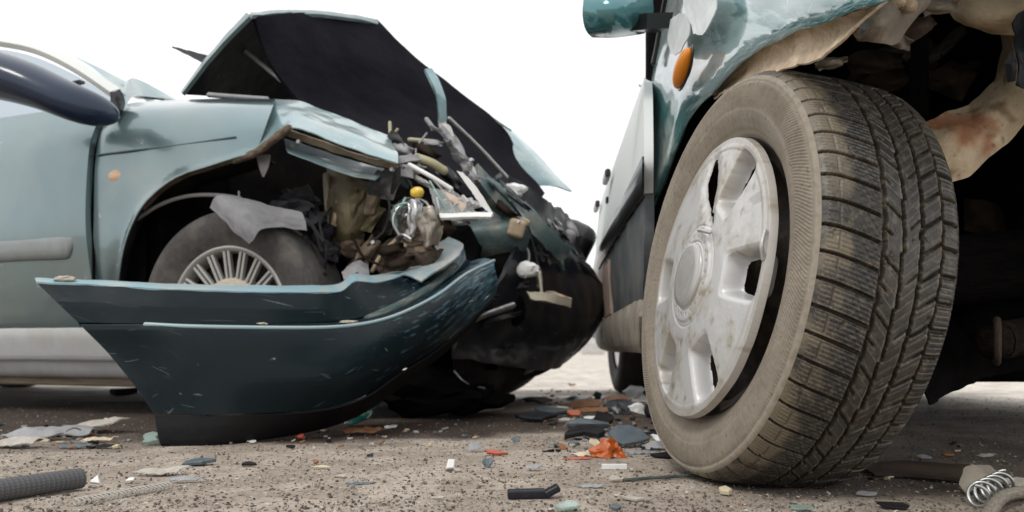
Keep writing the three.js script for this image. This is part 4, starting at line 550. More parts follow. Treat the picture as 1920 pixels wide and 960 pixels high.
    for (const a of [[742, 262, .26, 40, 16, -50, lf], [754, 282, .25, 46, 20, -10, gp], [736, 300, .2, 34, 12, -35, wh], [770, 318, .2, 60, 16, 4, gp], [716, 344, .12, 50, 40, 80, lf], [732, 350, .16, 60, 26, 70, gp], [700, 372, .14, 70, 20, 75, rs], [748, 338, .2, 50, 16, -20, bm], [840, 250, .4, 50, 16, -55, wh], [858, 282, .42, 60, 18, -60, gp], [884, 322, .44, 50, 14, -58, wh], [866, 300, .4, 40, 10, -40, tn], [842, 330, .32, 60, 20, -35, dk], [800, 286, .3, 60, 18, -22, br], [812, 270, .36, 40, 10, 0, gp], [792, 340, .2, 44, 8, -30, wh], [830, 348, .2, 50, 8, -34, st], [760, 404, .16, 40, 16, 60, st], [726, 420, .2, 50, 26, 80, lf], [714, 440, .2, 40, 22, 50, br], [690, 470, .16, 60, 24, 60, rs], [672, 496, .16, 44, 18, 30, br], [736, 470, .14, 50, 20, 25, br], [816, 440, .16, 44, 22, 80, tn], [834, 430, .2, 40, 30, 40, br], [856, 416, .24, 60, 10, 0, st], [880, 408, .24, 60, 8, 2, wh], [770, 440, .14, 26, 16, 60, wh], [790, 470, .14, 40, 16, 10, rs], [752, 494, .12, 60, 16, 20, br], [630, 402, .16, 50, 10, 85, tn], [700, 410, .16, 60, 22, 60, mat.olive], [664, 388, .14, 80, 20, 75, mat.olive], [640, 476, .2, 30, 24, 30, br], [660, 520, .08, 30, 12, 30, wh],
      [930, 350, .5, 90, 12, -38, bm], [960, 366, .56, 100, 10, -40, dk], [990, 392, .7, 110, 12, -38, bm], [1014, 404, .9, 90, 8, -40, st], [1034, 424, 1.0, 90, 14, -42, dk], [1056, 452, 1.1, 70, 10, -45, bm], [946, 392, .5, 60, 16, -30, br], [976, 416, .56, 60, 20, -50, gp], [1000, 446, .66, 70, 18, -48, lf], [1024, 470, .76, 60, 14, -60, gp], [1044, 486, .85, 50, 22, -70, bm], [1004, 476, .66, 50, 16, -20, lf], [1070, 430, 1.15, 40, 18, -50, gp], [964, 480, .6, 50, 26, 60, lf], [1010, 522, .6, 40, 10, -80, gp], [970, 540, .55, 50, 12, 20, lf], [936, 600, .4, 90, 10, 20, lf], [912, 566, .42, 60, 10, 24, lf], [1046, 556, .7, 50, 10, -12, tn], [905, 690, .6, 60, 12, 60, br], [930, 660, .55, 80, 10, 20, lf], [1000, 690, .8, 50, 8, 25, gp], [1030, 404, 1.0, 60, 5, -38, wh]]) piece('metal_fragment', ...a);
    for (const [pts, r, m] of [[[[752, 330, .2], [770, 346, .16], [776, 372, .15], [766, 392, .15]], .0028, lf], [[[812, 336, .2], [836, 366, .17], [852, 398, .18]], .0028, gp], [[[620, 390, .16], [600, 420, .1], [612, 470, .1], [606, 520, .12]], .004, lf], [[[700, 340, .16], [730, 380, .12], [722, 430, .14], [690, 460, .14]], .0035, lf], [[[900, 330, .5], [950, 372, .5], [990, 430, .6], [1010, 500, .6]], .0045, lf], [[[800, 250, .36], [780, 280, .3], [790, 320, .24]], .003, gp], [[[660, 440, .14], [680, 480, .12], [720, 500, .1]], .004, br], [[[960, 440, .56], [990, 470, .58], [986, 520, .54]], .004, gp]]) obj('wire', T(pts, r, 24, 6), m, car);
    for (const [x, y, w] of [[735, 318, .11], [756, 312, .14], [972, 416, .5], [870, 444, .46], [884, 300, .38], [700, 455, .12], [560, 266, .02], [548, 272, .03]]) { const g = new THREE.CylinderGeometry(.006, .007, .008, 6); g.rotateX(1.3); const b = obj('bolt', g, mat.steel, car); b.position.copy(Q(x, y, w)); } }
  obj('loose_cable', [T([[852, 696, .3], [866, 712, .3], [884, 722, .32], [908, 728, .36]], .003, 14, 6)], mat.steel, car);
  obj('under_scrap', [lump(.09, [2, .7, 1], Q(800, 735, .35), .4, 4, 41), lump(.06, [2, .7, 1], Q(880, 745, .5), .4, 4, 43)], mat.bay, car);
}
// ---------------------------------------------------------------- torn-off front bumper lying in front of the left car
{
  const base = V(-.6, 0, -1.85), b = thing('torn_bumper', 'dark teal torn-off front bumper cover resting on the road before the left car', 'bumper', base);
  const B = (px, py, d) => at(px, py, d).sub(base), L = l => l.map(a => B(...a));
  const back = L([[64, 521, 1.9], [200, 526, 1.92], [350, 532, 1.96], [590, 535, 2.1], [640, 530, 2.16], [660, 514, 2.2], [700, 516, 2.26], [760, 500, 2.4], [812, 462, 2.54], [840, 444, 2.6]]);
  const top = L([[68, 529, 1.84], [200, 536, 1.845], [350, 545, 1.87], [590, 549, 2.0], [640, 546, 2.05], [665, 528, 2.1], [705, 530, 2.16], [768, 512, 2.31], [828, 476, 2.46], [868, 458, 2.53]]);
  const upM = L([[105, 566, 1.825], [218, 574, 1.83], [352, 578, 1.855], [592, 580, 1.985], [645, 576, 2.04], [678, 568, 2.08], [720, 562, 2.14], [780, 538, 2.22], [840, 498, 2.35], [872, 472, 2.44]]);
  const upB = L([[146, 605, 1.82], [236, 606, 1.825], [354, 607, 1.85], [594, 604, 1.98], [650, 600, 2.03], [690, 592, 2.075], [730, 582, 2.13], [794, 553, 2.2], [850, 514, 2.3], [874, 486, 2.4]]);
  const inn = L([[147, 607, 1.825], [238, 608, 1.835], [356, 608, 1.88], [596, 606, 2.02], [652, 602, 2.07], [694, 594, 2.115], [734, 584, 2.17], [800, 554, 2.28], [856, 516, 2.4], [882, 490, 2.47]]);
  const rB = L([[148, 608, 1.818], [240, 607.5, 1.815], [358, 606, 1.84], [598, 606, 1.97], [656, 602, 2.02], [700, 594, 2.06], [742, 580, 2.11], [810, 546, 2.22], [866, 508, 2.34], [912, 484, 2.42]]);
  const rF = L([[150, 609, 1.815], [272, 610, 1.785], [360, 614, 1.8], [600, 616, 1.92], [660, 612, 1.97], [706, 604, 2.01], [750, 590, 2.06], [818, 556, 2.17], [876, 514, 2.3], [926, 490, 2.4]]);
  const m1 = L([[196, 655, 1.805], [290, 650, 1.785], [380, 652, 1.795], [600, 654, 1.9], [664, 648, 1.94], [714, 638, 1.98], [762, 620, 2.04], [828, 584, 2.15], [886, 536, 2.28], [928, 504, 2.39]]);
  const m2 = L([[250, 720, 1.79], [320, 716, 1.785], [396, 716, 1.795], [592, 712, 1.88], [654, 704, 1.92], [708, 690, 1.97], [758, 664, 2.03], [824, 626, 2.14], [885, 572, 2.27], [934, 530, 2.39]]);
  const c1 = L([[288, 776, 1.785], [350, 777, 1.785], [410, 777, 1.795], [570, 770, 1.89], [640, 758, 1.94], [694, 736, 1.99], [744, 700, 2.05], [812, 658, 2.16], [878, 606, 2.28], [930, 550, 2.4]]);
  const c2 = L([[290, 779, 1.78], [352, 780, 1.78], [412, 780, 1.79], [572, 774, 1.885], [640, 763, 1.935], [696, 741, 1.985], [746, 705, 2.045], [812, 664, 2.16], [876, 612, 2.28], [927, 556, 2.4]]);
  const bot = L([[304, 838, 1.775], [360, 838, 1.78], [420, 834, 1.8], [560, 814, 1.93], [634, 796, 2.02], [694, 768, 2.08], [744, 732, 2.12], [810, 682, 2.22], [870, 628, 2.34], [918, 570, 2.44]]);
  const und = bot.map(p => p.clone().add(V(.005, .012, -.06)));
  const o = { th: -.004, crease: .55, noise: .0014, nf: 8 };
  // scraped plastic: streaks that run along the bumper, thickest on its bent right half
  const scuff = (p, u, v) => { const s = fbm(u * 16 + 3, v * 34, 2) + .5 * fbm(u * 40, v * 120, 5), a = sm(.12, .5, s + .42 * sm(.45, 1, u) - .2) , e = sm(.78, 1, u) * clamp(.5 + fbm(u * 30, v * 20, 8) * 1.6), k = 1 + 9 * a * sm(.35, .8, u) + 3 * a + 13 * e; return [k * 1.0, 1 + (k - 1) * .82, 1 + (k - 1) * .8]; };
  obj('upper_band', sheet([top, upM, upB, inn], 200, 40, { ...o, sharp: true, color: scuff }), mat.bumper, b);
  obj('top_ledge', sheet([back, back.map((p, i) => p.clone().lerp(top[i], .6).add(V(0, .003, 0))), top.map(p => p.clone().add(V(0, .0015, .001)))], 110, 10, { ...o, noise: .004, nf: 14 }), mat.bumperEdge, b);
  obj('cover', sheet([inn, rB, rF, rF.map((p, i) => p.clone().lerp(m1[i], .12).add(V(0, 0, .002))), m1, m2, c1], 200, 80, { ...o, color: scuff }), mat.bumper, b);
  obj('lower_lip', sheet([c2, c2.map((p, i) => p.clone().lerp(bot[i], .5).add(V(0, 0, .006))), bot, und], 100, 20, o), mat.lipBlack, b);
  obj('ridge_edge', [tube(rF.map(p => p.clone().add(V(0, .002, -.002))).slice(1), .0046, 80, 8)], mat.bumperEdge, b).userData.label = 'ridge edge of the bumper, its lit top face painted pale';  // pale tube colours in the light on the ridge top
  { const g = new THREE.SphereGeometry(1, 20, 12), p = B(795, 521, 2.27); g.scale(.017, .02, .012); g.rotateY(-.6); g.translate(p.x, p.y, p.z); obj('mount_hole', g, mat.bay, b); }
  obj('dirt_clump', [lump(.014, [1.7, .5, 1], B(122, 523, 1.86), .3, 3, 61), lump(.012, [1.8, .4, 1], B(655, 604, 1.99), .3, 3, 63), lump(.008, [1.6, .5, 1], B(492, 608, 1.9), .3, 3, 65)], M({ map: dirtMap([.5, .45, .37], [.35, .3, .24], .6, 95, .1), roughness: .95 }), b);
  obj('torn_end', sheet([L([[752, 516, 2.28], [790, 488, 2.34], [818, 462, 2.38], [842, 446, 2.4]]), L([[768, 520, 2.24], [804, 500, 2.28], [838, 474, 2.33], [868, 460, 2.37]]), L([[790, 530, 2.2], [812, 514, 2.22], [842, 496, 2.26], [862, 480, 2.3]])], 24, 14, { th: .004, noise: .003, nf: 14 }), mat.bumperSkylit, b).userData.label = 'scuffed end of the upper band, sky light painted pale';
  obj('end_bar', [tube(L([[690, 600, 2.06], [760, 568, 2.14], [820, 530, 2.26], [852, 500, 2.34]]), .012, 24, 10)], mat.beam, b);
}
// ---------------------------------------------------------------- debris: every piece that shows is a thing of its own
const plast = { black: mat.black, grey: mat.greyPlastic, teal: mat.beam, white: mat.white, dark: mat.navy, amber: MP({ map: dirtMap([.46, .09, .008], [.3, .1, .03], .6, 135, .06), roughness: .4, clearcoat: .3 }), red: MP({ map: dirtMap([.4, .055, .02], [.3, .12, .07], .6, 136, .04), roughness: .45, clearcoat: .3 }), brown: M({ map: dirtMap([.24, .1, .04], [.3, .18, .1], .5, 110, .1), roughness: .8 }), pale: M({ map: dirtMap([.46, .43, .38], [.28, .24, .19], .6, 111, .1), roughness: .6 }), glass: MP({ color: C(.55, .68, .62), transmission: .7, thickness: 0, roughness: .15 }), slate: M({ map: dirtMap([.07, .1, .12], [.14, .15, .15], .6, 112, .1), roughness: .45 }), green: MP({ color: C(.01, .09, .07), roughness: .25, clearcoat: .6 }), cream: M({ map: dirtMap([.6, .52, .36], [.4, .3, .2], .5, 113, .05), roughness: .5 }) };
function shardGeo(L, Wd, th, pts = 6, bend = .12, elong = 0) { // broken plate, curved a little, standing on y = 0
  const s = []; const a0 = rnd() * 6.3; for (let k = 0; k < pts; k++) { const a = a0 + (k + rr(-.3, .3)) / pts * Math.PI * 2, r = rr(.5, 1.05) * (rnd() < .2 ? .7 : 1); s.push(new THREE.Vector2(Math.cos(a) * r * L / 2, Math.sin(a) * r * Wd / 2)); }
  const g = new THREE.ExtrudeGeometry(new THREE.Shape(s), { depth: th, bevelEnabled: true, bevelSize: th * .25, bevelThickness: th * .25, bevelSegments: 1, steps: 1 }); g.rotateX(-Math.PI / 2);
  const p = g.attributes.position, q = []; const sx = rr(-1, 1) * bend; for (let i = 0; i < p.count; i++) { const x = p.getX(i) / L; p.setY(i, p.getY(i) + L * (sx * (x * x - .1) * 2 + rr(0, .0)) + Math.abs(sx) * L * .2); }
  g.computeVertexNormals(); return g;
}
// [px, py (where it touches the road), length px, height px, material, label, category, options]
const shard = (px, py, len, hpx, m, label, category, o = {}) => {
  const p = onGround(px, py), s = F / -p.z, L = len / s, dep = o.dep ?? Math.max(L * .45, .012), th = Math.max(.0012, (o.th ?? .25) * hpx / s);
  const strip = /strip|splinter|sliver|scrap/.test(label) && !o.pts, hh = hpx / s * .5, jag = () => rr(.55, 1.15), taper = rr(.1, .5);
  const g = strip ? sheet([[V(-L * .58, rr(0, hh), -dep * .1), V(-L * .2, hh * jag(), -dep * .5 * jag()), V(L * .22, hh * jag() * 1.3, -dep * .5 * jag()), V(L * .56, hh * jag(), -dep * .3)], [V(-L * .5, hh * .5, dep * .0), V(-L * .12, hh * 1.2 * jag(), 0), V(L * .15, hh * .8 * jag(), 0), V(L * .5, hh, -dep * .1)], [V(-L * .45 * jag(), 0, dep * taper), V(-L * .1, hh * .2, dep * .5 * jag()), V(L * .2, hh * .3, dep * .5 * jag()), V(L * .46 * jag(), hh * .5, dep * taper * .5)]], 22, 9, { th: Math.max(.0012, th * .4), noise: Math.min(dep * .28, .012), nf: 1.6 / Math.max(dep, .012), no: px % 71, crease: .3 }) : shardGeo(L * 1.12, dep, th, o.pts ?? 6 + Math.floor(rnd() * 5), o.bend ?? .14), m0 = obj(o.name ?? 'plastic_shard', g, plast[m]); tag(m0, label, category, o.group ?? 'broken car pieces strewn over the road');
  const tilt = Math.asin(clamp((hpx / s - th) / Math.max(.01, dep) * .75, 0, .9)); m0.rotation.set(o.rx ?? (strip ? .06 : tilt), o.ry ?? rr(-.25, .25), o.rz ?? rr(-.05, .05), 'YXZ'); m0.position.set(p.x, .0015 + Math.sin(Math.abs(m0.rotation.x)) * dep * .42 + Math.abs(Math.sin(m0.rotation.z)) * L * .4, p.z - dep * .3);
  return m0;
};
// left edge and middle foreground
shard(62, 828, 130, 26, 'grey', 'long grey plastic strip at the left edge, beneath the pale car', 'plastic strip', { dep: .06, bend: .05 });
shard(20, 842, 110, 18, 'pale', 'pale bent strip under the longer grey strip at the left edge', 'plastic strip', { dep: .05 });
shard(120, 822, 90, 22, 'grey', 'grey splintered plate between the left strip and the bumper foot', 'plastic shard', { dep: .07 });
shard(182, 812, 104, 28, 'pale', 'pale upturned splinter pointing right toward the bumper foot', 'plastic shard', { dep: .06, rz: .12 });
shard(182, 830, 70, 10, 'cream', 'thin yellowish strip below the pale upturned splinter', 'plastic strip', { dep: .02 });
shard(196, 842, 40, 10, 'black', 'small black chip below the thin yellowish strip', 'plastic shard');
shard(140, 842, 60, 8, 'slate', 'thin slate sliver left of the small black chip', 'plastic shard', { dep: .02 });
shard(282, 836, 36, 22, 'glass', 'pale greenish fragment leaning at the left foot of the torn bumper', 'glass fragment', { rx: .9, dep: .03 });
shard(368, 876, 66, 18, 'slate', 'bluish grey flake on the road below the torn bumper', 'paint flake', { dep: .05, rx: .12 });
shard(465, 876, 32, 10, 'black', 'small black flake right of the bluish flake', 'plastic shard');
shard(300, 892, 96, 14, 'pale', 'long pale splintered strip lying below the bluish flake', 'plastic strip', { dep: .03 });
shard(348, 904, 60, 8, 'grey', 'thin grey sliver at the right end of the pale splintered strip', 'plastic strip', { dep: .014 });
shard(180, 912, 28, 20, 'white', 'white pointed chip beside the black hose', 'plastic chip', { pts: 3, rx: .8, dep: .02 });
shard(243, 906, 16, 10, 'white', 'small white chip right of the pointed white chip', 'plastic chip', { dep: .01 });
shard(604, 880, 38, 6, 'cream', 'thin cream chip in the open road below the bumper bend', 'plastic chip', { dep: .01 });
shard(640, 898, 28, 6, 'pale', 'small pale chip right of the thin cream chip', 'plastic chip', { dep: .012 });
shard(676, 912, 48, 5, 'slate', 'flat dark teal sliver in the middle foreground', 'paint flake', { dep: .016, rx: .05 });
shard(592, 872, 12, 14, 'brown', 'tiny orange-brown crumb above the thin cream chip', 'plastic chip', { dep: .01 });
shard(845, 884, 20, 26, 'white', 'white pointed chip standing up in the middle foreground', 'plastic chip', { pts: 4, rx: 1.1, dep: .022 });
shard(860, 886, 18, 6, 'pale', 'pale crumb at the foot of the standing white chip', 'plastic chip', { dep: .01 });
shard(820, 938, 24, 5, 'pale', 'thin pale sliver below the standing white chip', 'plastic chip', { dep: .006 });
shard(892, 848, 26, 14, 'grey', 'grey nub left of the red-orange reflector strip', 'plastic shard', { rx: .5, dep: .02 });
shard(927, 856, 46, 14, 'red', 'red-orange reflector strip lying alone on the road', 'reflector piece', { name: 'reflector_piece', dep: .016, rx: .5, pts: 5 });
shard(968, 834, 16, 14, 'slate', 'small slate nub above and right of the red-orange strip', 'plastic shard', { rx: .6, dep: .015 });
shard(914, 878, 20, 16, 'slate', 'small blue-grey cube-like crumb below the red-orange strip', 'plastic shard', { rx: .7, dep: .014 });
shard(1000, 882, 30, 8, 'grey', 'small flat grey flake midway between the red strip and the white bar', 'plastic shard', { dep: .014 });
shard(1048, 878, 14, 6, 'pale', 'tiny pale crumb left of the white bar', 'plastic chip', { dep: .01 });
{ // black angled channel piece in the foreground
  const p = onGround(996, 934), g = merge([bx(.052, .012, .02, V(-.006, .006, 0), [0, .05, .02], .003), bx(.022, .01, .02, V(.028, .01, 0), [0, .05, .5], .003)]); const o = tag(obj('channel_piece', g, mat.navy), 'black angled channel piece with a turned-up end in the right foreground', 'plastic piece'); o.position.copy(p); }
{ const p = onGround(1152, 880), o = tag(obj('white_bar', bx(.042, .009, .008, V(0, .0045, 0), [0, .02, 0], .001), mat.white), 'small bright white bar lying in front of the big wheel', 'plastic bar'); o.position.copy(p); }
shard(1152, 906, 30, 14, 'pale', 'pale crumb below the white bar', 'plastic chip', { dep: .02 });
shard(1110, 918, 44, 6, 'grey', 'flat grey sliver left of the thin dark rod', 'plastic shard', { dep: .014 });
shard(1186, 942, 40, 14, 'pale', 'flat pale flake under the thin dark rod', 'paint flake', { dep: .03, rx: .04 });
shard(1066, 962, 74, 14, 'glass', 'pale green glass piece at the lower edge of the picture', 'glass fragment', { dep: .05, rx: .1 });
shard(1154, 958, 28, 10, 'slate', 'dark chip at the lower edge right of the pale green glass', 'plastic shard');
{ const o = tag(obj('thin_rod', tube([onGround(1168, 904).add(V(0, .003, 0)), onGround(1250, 899).add(V(0, .004, 0)), onGround(1342, 893).add(V(0, .003, 0))], .0026, 20, 8), mat.beam), 'thin dark metal rod lying under the left side of the big wheel', 'metal rod'); }
shard(1362, 932, 24, 26, 'cream', 'small orange-tinted chip in front of the big tyre', 'plastic chip', { rx: .2, dep: .03 });
shard(1624, 932, 46, 10, 'grey', 'shiny grey flake in the shade before the big tyre', 'paint flake', { dep: .016 });
// pile between the cars
const P = (...a) => shard(...a);
{ const p = onGround(1140, 860), q = (x, y, z) => p.clone().add(V(x, y, z)), a = tag(obj('lens_piece', [sheet([[q(-.03, .002, .0), q(0, .001, .012), q(.036, .003, .004)], [q(-.024, .014, -.012), q(.002, .02, .004), q(.026, .014, -.008)], [q(-.008, .034, -.03), q(.004, .037, -.022), q(.014, .033, -.03)]], 22, 18, { th: .004, noise: .014, nf: 42, crease: .25 }), lump(.012, [1.5, .8, 1], q(-.014, .012, -.012), .5, 3, 71), lump(.01, [1.4, .9, 1], q(.016, .01, -.016), .5, 3, 73)], plast.amber), 'large bright orange lens chunk in front of the debris pile', 'lens piece'); }
P(1102, 858, 60, 10, 'cream', 'cream lens strip under the orange lens chunk', 'lens piece', { name: 'lens_piece', dep: .03 });
P(1086, 864, 50, 5, 'red', 'thin red lens strip along the cream strip', 'lens piece', { name: 'lens_piece', dep: .01 });
P(1116, 842, 30, 18, 'cream', 'cream corner behind the orange lens chunk', 'lens piece', { name: 'lens_piece', rx: .6, dep: .03 });
P(1185, 842, 84, 34, 'slate', 'blue-grey folded plate right of the orange lens chunk', 'plastic plate', { dep: .1, rx: .5, th: .12 });
P(1100, 828, 84, 26, 'black', 'black dish-shaped shard left of the blue-grey plate', 'plastic shard', { dep: .08, bend: .3 });
P(1104, 820, 40, 14, 'white', 'white scrap lying in the black dish-shaped shard', 'plastic chip', { dep: .03 });
P(1096, 804, 90, 18, 'slate', 'long dark slate plate above the black dish-shaped shard', 'plastic plate', { dep: .06, rx: .2 });
P(1060, 796, 30, 14, 'pale', 'pale nub at the left end of the long slate plate', 'plastic chip', { rx: .5, dep: .03 });
P(1106, 792, 26, 16, 'white', 'white chip standing on the long slate plate', 'plastic chip', { rx: .8, dep: .02 });
P(1132, 800, 36, 26, 'black', 'black block at the right end of the long slate plate', 'plastic piece', { rx: .7, dep: .05 });
P(1076, 782, 34, 14, 'amber', 'small glowing amber lens chip in the pile', 'lens piece', { name: 'lens_piece', rx: .6, dep: .03 });
P(1054, 776, 26, 16, 'cream', 'cream lens chip left of the small amber chip', 'lens piece', { name: 'lens_piece', rx: .6, dep: .03 });
P(1100, 766, 70, 16, 'brown', 'rusty brown flat scrap behind the amber chip', 'rusty scrap', { dep: .12 });
P(1160, 756, 50, 12, 'brown', 'rusty brown scrap nearest the rear wheel of the right car', 'rusty scrap', { dep: .12 });
P(1116, 775, 60, 10, 'brown', 'small rusty scrap before the flat brown scrap', 'rusty scrap', { dep: .07 });
P(1200, 784, 40, 20, 'white', 'white torn scrap against the left edge of the big wheel', 'plastic scrap', { rx: .5, dep: .04, rz: -.3 });
P(1168, 778, 60, 22, 'dark', 'dark purple-black lump left of the white torn scrap', 'plastic piece', { rx: .5, dep: .06 });
P(1226, 790, 46, 30, 'black', 'black plate tucked against the big tyre', 'plastic plate', { rx: .7, dep: .06 });
P(1190, 748, 36, 18, 'grey', 'grey crumpled scrap behind the white torn scrap', 'metal scrap', { rx: .6, dep: .06 });
P(1246, 832, 46, 18, 'white', 'white scrap at the foot of the big tyre', 'plastic scrap', { rx: .4, dep: .03 });
P(1216, 818, 70, 6, 'black', 'thin black strip behind the white scrap at the tyre foot', 'plastic strip', { dep: .02 });
P(1238, 846, 56, 20, 'grey', 'grey bent sheet below the white scrap at the tyre foot', 'metal scrap', { dep: .04 });
P(1250, 862, 60, 14, 'black', 'black chips heap at the tyre foot beside the bent sheet', 'plastic shard', { dep: .03 });
P(1204, 854, 70, 8, 'grey', 'thin silver-grey strip right of the orange lens chunk', 'plastic strip', { dep: .02 });
P(1000, 792, 84, 18, 'dark', 'dark flat plate at the left end of the debris pile', 'plastic plate', { dep: .1 });
P(1030, 778, 90, 14, 'slate', 'slate plate behind the dark flat plate of the pile', 'plastic plate', { dep: .12 });
P(1008, 758, 60, 10, 'black', 'black scrap on the pale road behind the pile', 'plastic shard', { dep: .1 });
P(1084, 752, 50, 8, 'dark', 'dark scrap on the pale road left of the rusty scraps', 'plastic shard', { dep: .08 });
P(1120, 752, 14, 12, 'black', 'tiny black crumb among the rusty scraps', 'plastic shard', { rx: .7, dep: .04 });
P(1262, 800, 60, 5, 'black', 'thin black strip touching the lower left of the big tyre', 'plastic strip', { dep: .02 });
P(1072, 724, 12, 6, 'brown', 'lone dark speck of scrap out on the pale road', 'plastic chip', { dep: .05 });
// under the bumper bend
P(672, 800, 60, 22, 'green', 'dark green glass splinters under the bumper bend', 'glass fragment', { dep: .06, rx: .5, rz: .2 });
P(676, 815, 80, 14, 'brown', 'brown rusty strip below the dark green glass', 'rusty scrap', { dep: .05 });
P(732, 806, 22, 8, 'white', 'white chip right of the brown rusty strip', 'plastic chip', { dep: .03 });
P(562, 826, 18, 14, 'red', 'dull red crumb at the lower edge of the bumper', 'lens piece', { name: 'lens_piece', rx: .6, dep: .02 });
P(472, 832, 22, 6, 'white', 'small white chip at the shaded edge of the bumper', 'plastic chip', { dep: .02 });
P(432, 834, 14, 8, 'grey', 'small grey chip left of the white chip at the bumper edge', 'plastic chip', { dep: .02 });
P(588, 846, 8, 10, 'pale', 'tiny pale crumb before the shaded edge of the bumper', 'plastic chip', { dep: .012 });
P(780, 814, 16, 6, 'grey', 'small grey crumb in the shade of the left car front', 'plastic chip', { dep: .02 });
P(900, 772, 110, 22, 'pale', 'pale shiny sheet lying behind the left car front', 'metal sheet', { dep: .25, rx: .05 });
P(694, 858, 14, 6, 'dark', 'tiny dark bluish crumb before the bumper bend', 'plastic chip', { dep: .012 });
P(226, 742, 50, 10, 'black', 'black block under the left car near the bumper edge', 'plastic piece', { dep: .08, th: .8 });
// right foreground
{ const a = onGround(1640, 894), b = onGround(1840, 912); const g = sheet([[V(a.x, .004, a.z - .06), V(lerp(a.x, b.x, .5), .012, a.z - .08), V(b.x + .02, .02, b.z - .07)], [V(a.x, .002, a.z), V(lerp(a.x, b.x, .5), .004, (a.z + b.z) / 2), V(b.x, .005, b.z)]], 30, 12, { th: .004, noise: .004, nf: 12 }); tag(obj('rubber_mat', g, mat.brown), 'flat dark rubber sheet behind the coil spring at lower right', 'rubber sheet'); }
{ // metal coil spring
  const pts = [], a = onGround(1828, 955).add(V(0, .016, 0)), b = onGround(1886, 925).add(V(0, .018, 0)), ax = b.clone().sub(a), u = V(0, 1, 0), v = ax.clone().normalize().cross(u); for (let i = 0; i <= 120; i++) { const t = i / 120, an = t * Math.PI * 2 * 5; pts.push(a.clone().addScaledVector(ax, t).addScaledVector(u, Math.cos(an) * .014).addScaledVector(v, Math.sin(an) * .014)); }
  tag(obj('coil_spring', new THREE.TubeGeometry(line(pts), 300, .0023, 8), M({ color: C(.45, .47, .45), metalness: .85, roughness: .34 })), 'shiny metal coil spring at the lower right corner', 'spring');
  const lp = onGround(1846, 930).add(V(0, .01, -.01)); tag(obj('sheet_scrap', sheet([[lp.clone().add(V(-.03, .0, 0)), lp.clone().add(V(-.01, .022, -.02)), lp.clone().add(V(.03, .026, -.03))], [lp.clone().add(V(-.028, -.008, .02)), lp.clone().add(V(.0, .006, .0)), lp.clone().add(V(.045, .004, -.01))]], 16, 10, { th: .002, noise: .008, nf: 30 }), mat.taupe), 'crumpled taupe metal scrap above the coil spring', 'metal scrap'); }
{ const o = tag(obj('curved_strip', tube([onGround(1850, 980).add(V(0, .008, 0)), onGround(1885, 950).add(V(0, .014, 0)), onGround(1940, 936).add(V(0, .012, 0))], .008, 20, 10), mat.taupe), 'curved taupe strip in the lower right corner below the spring', 'plastic strip'); }
shard(1912, 916, 50, 16, 'pale', 'pale scrap at the right edge behind the coil spring', 'metal scrap', { dep: .03 });
shard(1815, 884, 14, 12, 'white', 'small shiny chip on the dark rubber sheet', 'plastic chip', { dep: .012 });
shard(1738, 862, 30, 8, 'grey', 'small grey chip in the deep shade right of the big tyre', 'plastic chip', { dep: .02 });
shard(1852, 858, 36, 5, 'pale', 'thin pale strip in the shade right of the big tyre', 'plastic strip', { dep: .01 });
shard(1680, 958, 60, 12, 'black', 'black flake at the lower edge below the big tyre', 'plastic shard', { dep: .03 });
shard(1505, 962, 60, 8, 'glass', 'pale greenish flake at the lower edge left of the black flake', 'glass fragment', { dep: .03 });
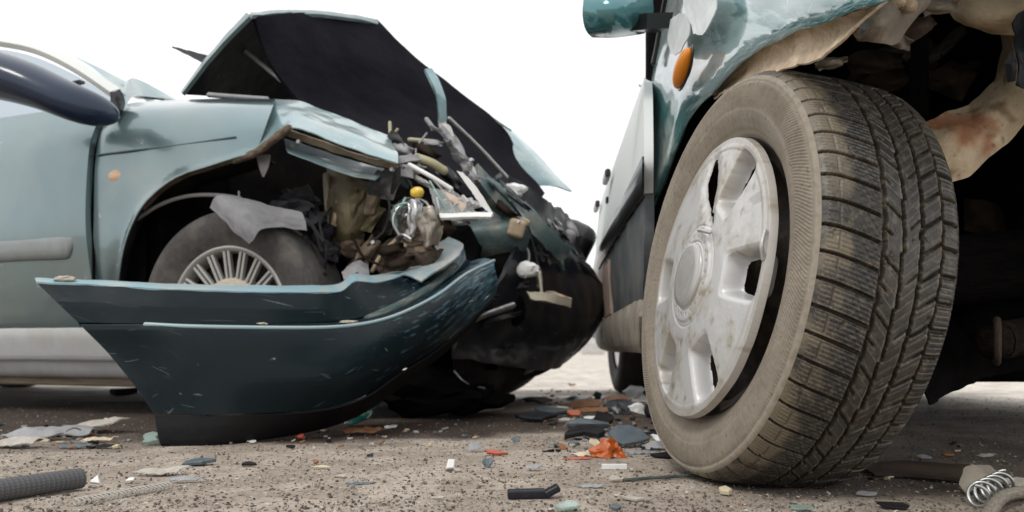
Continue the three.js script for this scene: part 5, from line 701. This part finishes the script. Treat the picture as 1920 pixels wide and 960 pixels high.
// rubber hose and pale spring at lower left
{ const a = onGround(-40, 946), b = onGround(150, 916), r = .0148; const pts = [a, a.clone().lerp(b, .5), b].map(p => p.setY(r)); const h = tag(obj('rubber_hose', [new THREE.TubeGeometry(line(pts), 40, r, 24, false), (() => { const g = new THREE.CircleGeometry(r, 24); g.lookAt(b.clone().sub(a).normalize()); g.translate(b.x, b.y, b.z); return g; })()], M({ map: dirtMap([.045, .047, .052], [.2, .2, .2], .8, 120, .05), roughness: .6, bumpMap: fine, bumpScale: .0006 })), 'thick black rubber hose lying at the lower left corner', 'hose');
  shard(84, 916, 20, 12, 'pale', 'tiny pale chip stuck on the black hose', 'plastic chip', { dep: .01 }).position.add(V(0, .014, .02)); }
{ const a = onGround(140, 948), b = onGround(320, 914), n = 22, list = [], ax = b.clone().sub(a), dir = ax.clone().normalize(), pts = []; for (let i = 0; i <= n * 14; i++) { const t = i / (n * 14), an = t * Math.PI * 2 * n; pts.push(a.clone().addScaledVector(ax, t).add(V(rr(-.001, .001), .004 + .0045 * Math.cos(an), 0)).addScaledVector(dir.clone().cross(V(0, 1, 0)), .009 * Math.sin(an))); }
  tag(obj('pale_coil', new THREE.TubeGeometry(line(pts), 420, .001, 6), M({ color: C(.42, .4, .36), roughness: .6, metalness: .1 })), 'pale stretched coil lying beside the black hose at lower left', 'coil'); }
// small broken bits of many kinds
{ const list = []; const put = (px, py, n, sx, sy, m, smin, smax) => { for (let k = 0; k < n; k++) { const y = py + (rnd() - .5) * sy; if (y < 700) continue; const p = onGround(px + (rnd() - .5) * sx, y), L = rr(smin, smax); const g = shardGeo(L, L * rr(.4, .9), L * rr(.06, .2), 5, .15); g.rotateZ(rr(-.3, .3)); g.rotateX(rr(-.3, .3)); g.rotateY(rnd() * 6.3); g.translate(p.x, .002, p.z); (list[m] ??= []).push(g); } };
  for (const m of ['pale', 'black', 'grey', 'slate', 'brown', 'cream']) { put(960, 880, m === 'pale' || m === 'cream' ? 14 : 30, 1900, 160, m, .002, .007); put(1140, 790, m === 'pale' || m === 'cream' ? 14 : m === 'black' ? 110 : 60, 250, 120, m, .006, .03); put(700, 820, 10, 400, 50, m, .008, .022); put(120, 820, 10, 260, 50, m, .008, .025); put(1760, 870, 8, 320, 80, m, .006, .018); }
  for (const m of Object.keys(list)) tag(obj('broken_bits', merge(list[m]), plast[m]), { pale: 'countless pale crumbs', black: 'countless black crumbs', grey: 'countless grey crumbs', slate: 'countless slate crumbs', brown: 'countless rusty crumbs', cream: 'countless cream crumbs' }[m] + ' of broken car scattered over the road', null, null, 'stuff'); }
renderer.render(scene, camera);
